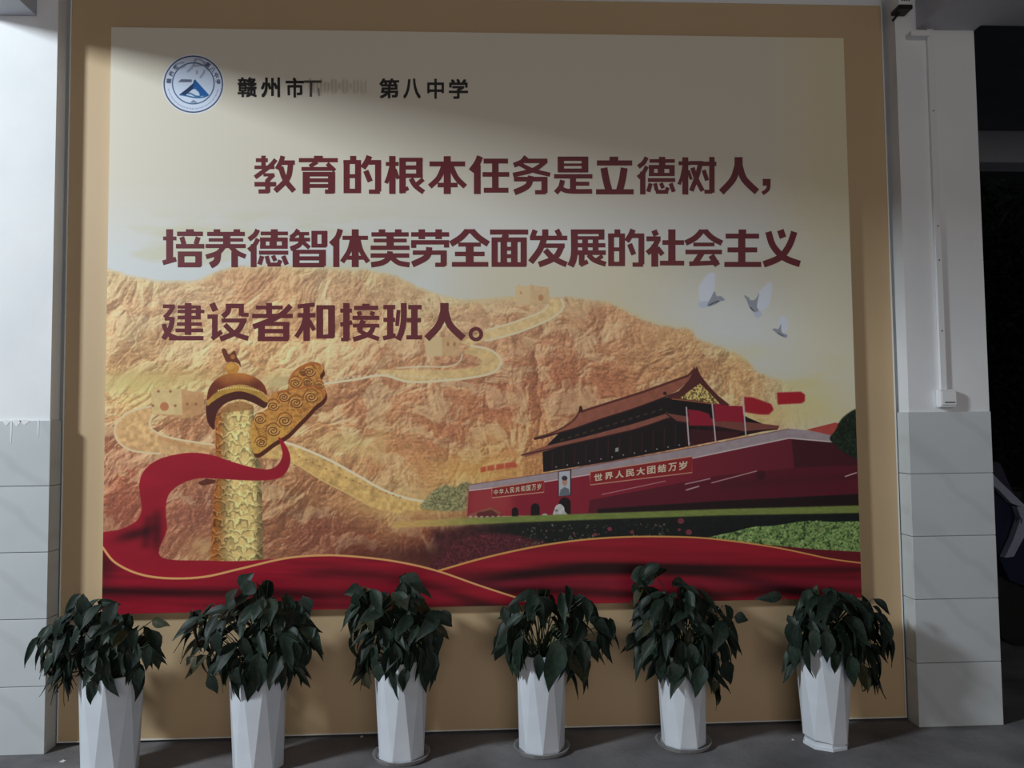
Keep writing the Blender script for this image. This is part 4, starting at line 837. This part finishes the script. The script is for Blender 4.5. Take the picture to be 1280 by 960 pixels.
plant('fifth potted plant from the left, the bushiest, one leafy shoot rising up at its left', .872, -.20, .226, .405, .0,
      [(850, 790, 52, 44), (812, 795, 26, 44), (890, 800, 30, 40), (806, 738, 14, 32), (860, 752, 30, 14), (860, 835, 40, 24), (900, 845, 14, 24)],
      [(788, 722, 822, 712, 20, 0, 7), (815, 712, 798, 735, 20, -.03, 0), (918, 771, 936, 774, 14, -.04, 0), (840, 727, 860, 730, 13, 0, 1), (912, 790, 922, 825, 12, -.04, 2), (905, 825, 915, 858, 20, -.05, 3), (842, 828, 846, 857, 20, -.14, 8), (878, 830, 868, 874, 20, -.16, 9), (796, 790, 784, 815, 16, 0, 4), (893, 850, 893, 868, 10, -.08, 10)], 185, 5, .008)
plant('rightmost potted plant, in the wider faceted pot with a stepped foot', 1.515, -.245, .245, .445, .28,
      [(1050, 778, 52, 34), (1010, 775, 22, 30), (1090, 795, 26, 36), (1000, 820, 16, 28), (1085, 835, 16, 30), (1040, 755, 40, 14), (1060, 800, 40, 16)],
      [(978, 745, 948, 748, 13, 0, 0), (1092, 748, 1116, 768, 10, 0, 1), (1092, 765, 1120, 794, 12, -.03, 2), (1100, 785, 1119, 825, 13, -.04, 3), (1042, 812, 1046, 843, 15, -.15, 8), (1062, 818, 1070, 862, 18, -.16, 9), (1075, 830, 1086, 865, 14, -.08, 10), (1085, 835, 1086, 868, 8, -.05, 11), (1000, 800, 990, 840, 16, 0, 4)], 150, 6, 0.0, 0, .80, .012, 1)

for (x, y, label) in ((-.405, -.24, 'grey round saucer under the third pot from the left'), (.222, -.21, 'grey round saucer under the fourth pot from the left'), (.872, -.20, 'grey round saucer under the fifth pot from the left')):
    me = MB().lathe([(.100, 0), (.118, .002), (.127, .020), (.1235, .0215), (.113, .0075), (.02, .0072)], 32).me('saucer', M['saucer'], False)
    link('plant_saucer', me, None, None, label, 'saucer', 'saucers under the middle pots', loc=(x, y, 0))

# small litter on the floor
for (px, py, s, label) in ((78, 952, .012, 'small white scrap on the floor left of the first pot'), (452, 921, .007, 'tiny white chip on the floor left of the third pot'), (991, 925, .006, 'tiny white chip on the floor left of the rightmost pot')):
    d = at(px, py, 0.0) - CAM; p = CAM + d * (-CAM.z / d.z)
    link('paper_scrap', MB().add([(-s, -.3 * s, 0), (s * .8, -s * .6, 0), (s, s * .5, 0), (-.2 * s, s, 0), (-s, -.3 * s, .002), (s * .8, -s * .6, .003), (s, s * .5, .002), (-.2 * s, s, .004)], [(3, 2, 1, 0), (4, 5, 6, 7), (0, 1, 5, 4), (1, 2, 6, 5), (2, 3, 7, 6), (3, 0, 4, 7)]).me('paper_scrap', M['chip']), None, None, label, 'paper scrap', 'white scraps on the floor', loc=(p.x, p.y, 0))

# ------------------------------------------------------------------ scooter parked in the dark beyond the right pillar
YS = 1.05
def pp(px, py, Y=YS): q = at(px, py, Y); return (q.x, q.z)
sc0 = at(1290, 650, YS)
sc = empty('scooter', (sc0.x, YS, 0), 'dark blue scooter with pale fairing stripes parked in the dark beyond the right pillar', 'scooter')
part('windscreen', MB().prism([pp(1225, 596), pp(1243, 577), pp(1248, 580), pp(1264, 616), pp(1256, 612), pp(1240, 603)], YS - .02, YS + .02), sc, M['screen'])
part('fairing', MB().prism([pp(1232, 588), pp(1243, 600), pp(1272, 628), pp(1279, 633), pp(1276, 636), pp(1266, 631), pp(1258, 628), pp(1243, 612), pp(1232, 603)], YS - .045, YS - .005), sc, M['fairing'], 'pale upper stripe')
part('fairing', MB().prism([pp(1263, 632), pp(1270, 633), pp(1284, 642), pp(1292, 650), pp(1276, 662), pp(1259, 694), pp(1248, 695), pp(1259, 672), pp(1268, 646)], YS - .06, YS - .01), sc, M['fairing'], 'pale lower stripe with dark letters')
part('body', MB().prism([pp(1236, 612), pp(1262, 630), pp(1300, 640), pp(1360, 660), pp(1400, 655), pp(1420, 690), pp(1390, 740), pp(1310, 745), pp(1262, 725), pp(1246, 690)], YS + .001, YS + .22), sc, M['navy'])
part('seat', MB().box(sc0.x + .35, sc0.x + 1.0, YS - .02, YS + .24, .80, .90, .03), sc, M['rubber'])
for xw in (-.02, 1.02):
    c = (sc0.x + xw, .26); w_ = MB(); n = 24
    w_.rings([[(c[0] + r_ * math.cos(2 * math.pi * i / n), YS + yy, c[1] + r_ * math.sin(2 * math.pi * i / n)) for i in range(n)] for r_, yy in ((.20, .06), (.25, .07), (.258, .11), (.25, .15), (.20, .16))])
    part('wheel', w_, sc, M['rubber'])
part('handlebar', MB().tube([(sc0.x - .02, YS - .28, 1.06), (sc0.x + .04, YS - .08, 1.0), (sc0.x + .04, YS + .28, 1.0), (sc0.x - .02, YS + .48, 1.06)], .014, 8), sc, M['black'])
part('fork', MB().tube([(sc0.x + .05, YS + .11, 1.0), (sc0.x - .02, YS + .11, .27)], .025, 8), sc, M['black'])
part('floorboard', MB().box(sc0.x + .05, sc0.x + .95, YS + .02, YS + .2, .24, .30, .01), sc, M['navy'])
for i, ch in enumerate('PI'):
    v, f = glyph(ch, 0.0); lt = MB()
    lt.add([(at(1270 + i * 6 + u * (4.5 if ch == 'P' else 1.6), 646 + i * 1.5 + v_ * 7, YS - .0605).x, YS - .0605, at(1270, 646 + i * 1.5 + v_ * 7, YS - .0605).z) for u, v_ in v], f)
    part('letter', lt, sc, M['ink'])

# ------------------------------------------------------------------ night trees beyond the opening
def tree(x, y, hgt, rad, seed, label):
    r = random.Random(seed); t = empty('tree', (x, y, 0), label, 'tree', 'dark trees across the yard')
    tk = MB().tube([(0, 0, 0), (r.uniform(-.1, .1), .05, hgt * .3), (r.uniform(-.2, .2), 0, hgt * .62)], .14, 10, .07)
    for k in range(6):
        a = k * 1.05; tk.tube([(0, 0, hgt * (.3 + .04 * k)), (math.cos(a) * rad * .35, math.sin(a) * rad * .35, hgt * (.48 + .03 * k)), (math.cos(a) * rad * .7, math.sin(a) * rad * .7, hgt * (.6 + .04 * k))], .05, 6, .015)
    link('trunk', tk.me('trunk', M['bark']), t)
    v = []; f = []
    for k in range(5200):
        a = r.uniform(0, 6.283); cz = r.uniform(-1, 1); q = r.random() ** .4; s = math.sqrt(1 - cz * cz)
        p = Vector((math.cos(a) * s * q * rad, math.sin(a) * s * q * rad, hgt * .56 + cz * q * hgt * .46))
        d = Vector((r.gauss(0, 1), r.gauss(0, 1), r.gauss(-.3, .8))).normalized(); e_ = d.cross(Vector((r.gauss(0, 1), r.gauss(0, 1), r.gauss(0, 1)))).normalized(); l_ = r.uniform(.09, .17)
        i = len(v); v += [p, p + d * l_ * .5 + e_ * l_ * .28, p + d * l_, p + d * l_ * .5 - e_ * l_ * .28]; f.append((i, i + 1, i + 2, i + 3))
    me = bpy.data.meshes.new('foliage'); me.from_pydata([tuple(p) for p in v], [], f); me.update(); me.materials.append(M['night_leaf'])
    link('foliage', me, t, kind='stuff')
tree(6.3, 7.0, 5.2, 1.7, 21, 'dark leafy tree beyond the right opening, nearer of the two')
tree(9.3, 9.9, 5.8, 1.7, 22, 'dark leafy tree beyond the right opening, farther back')
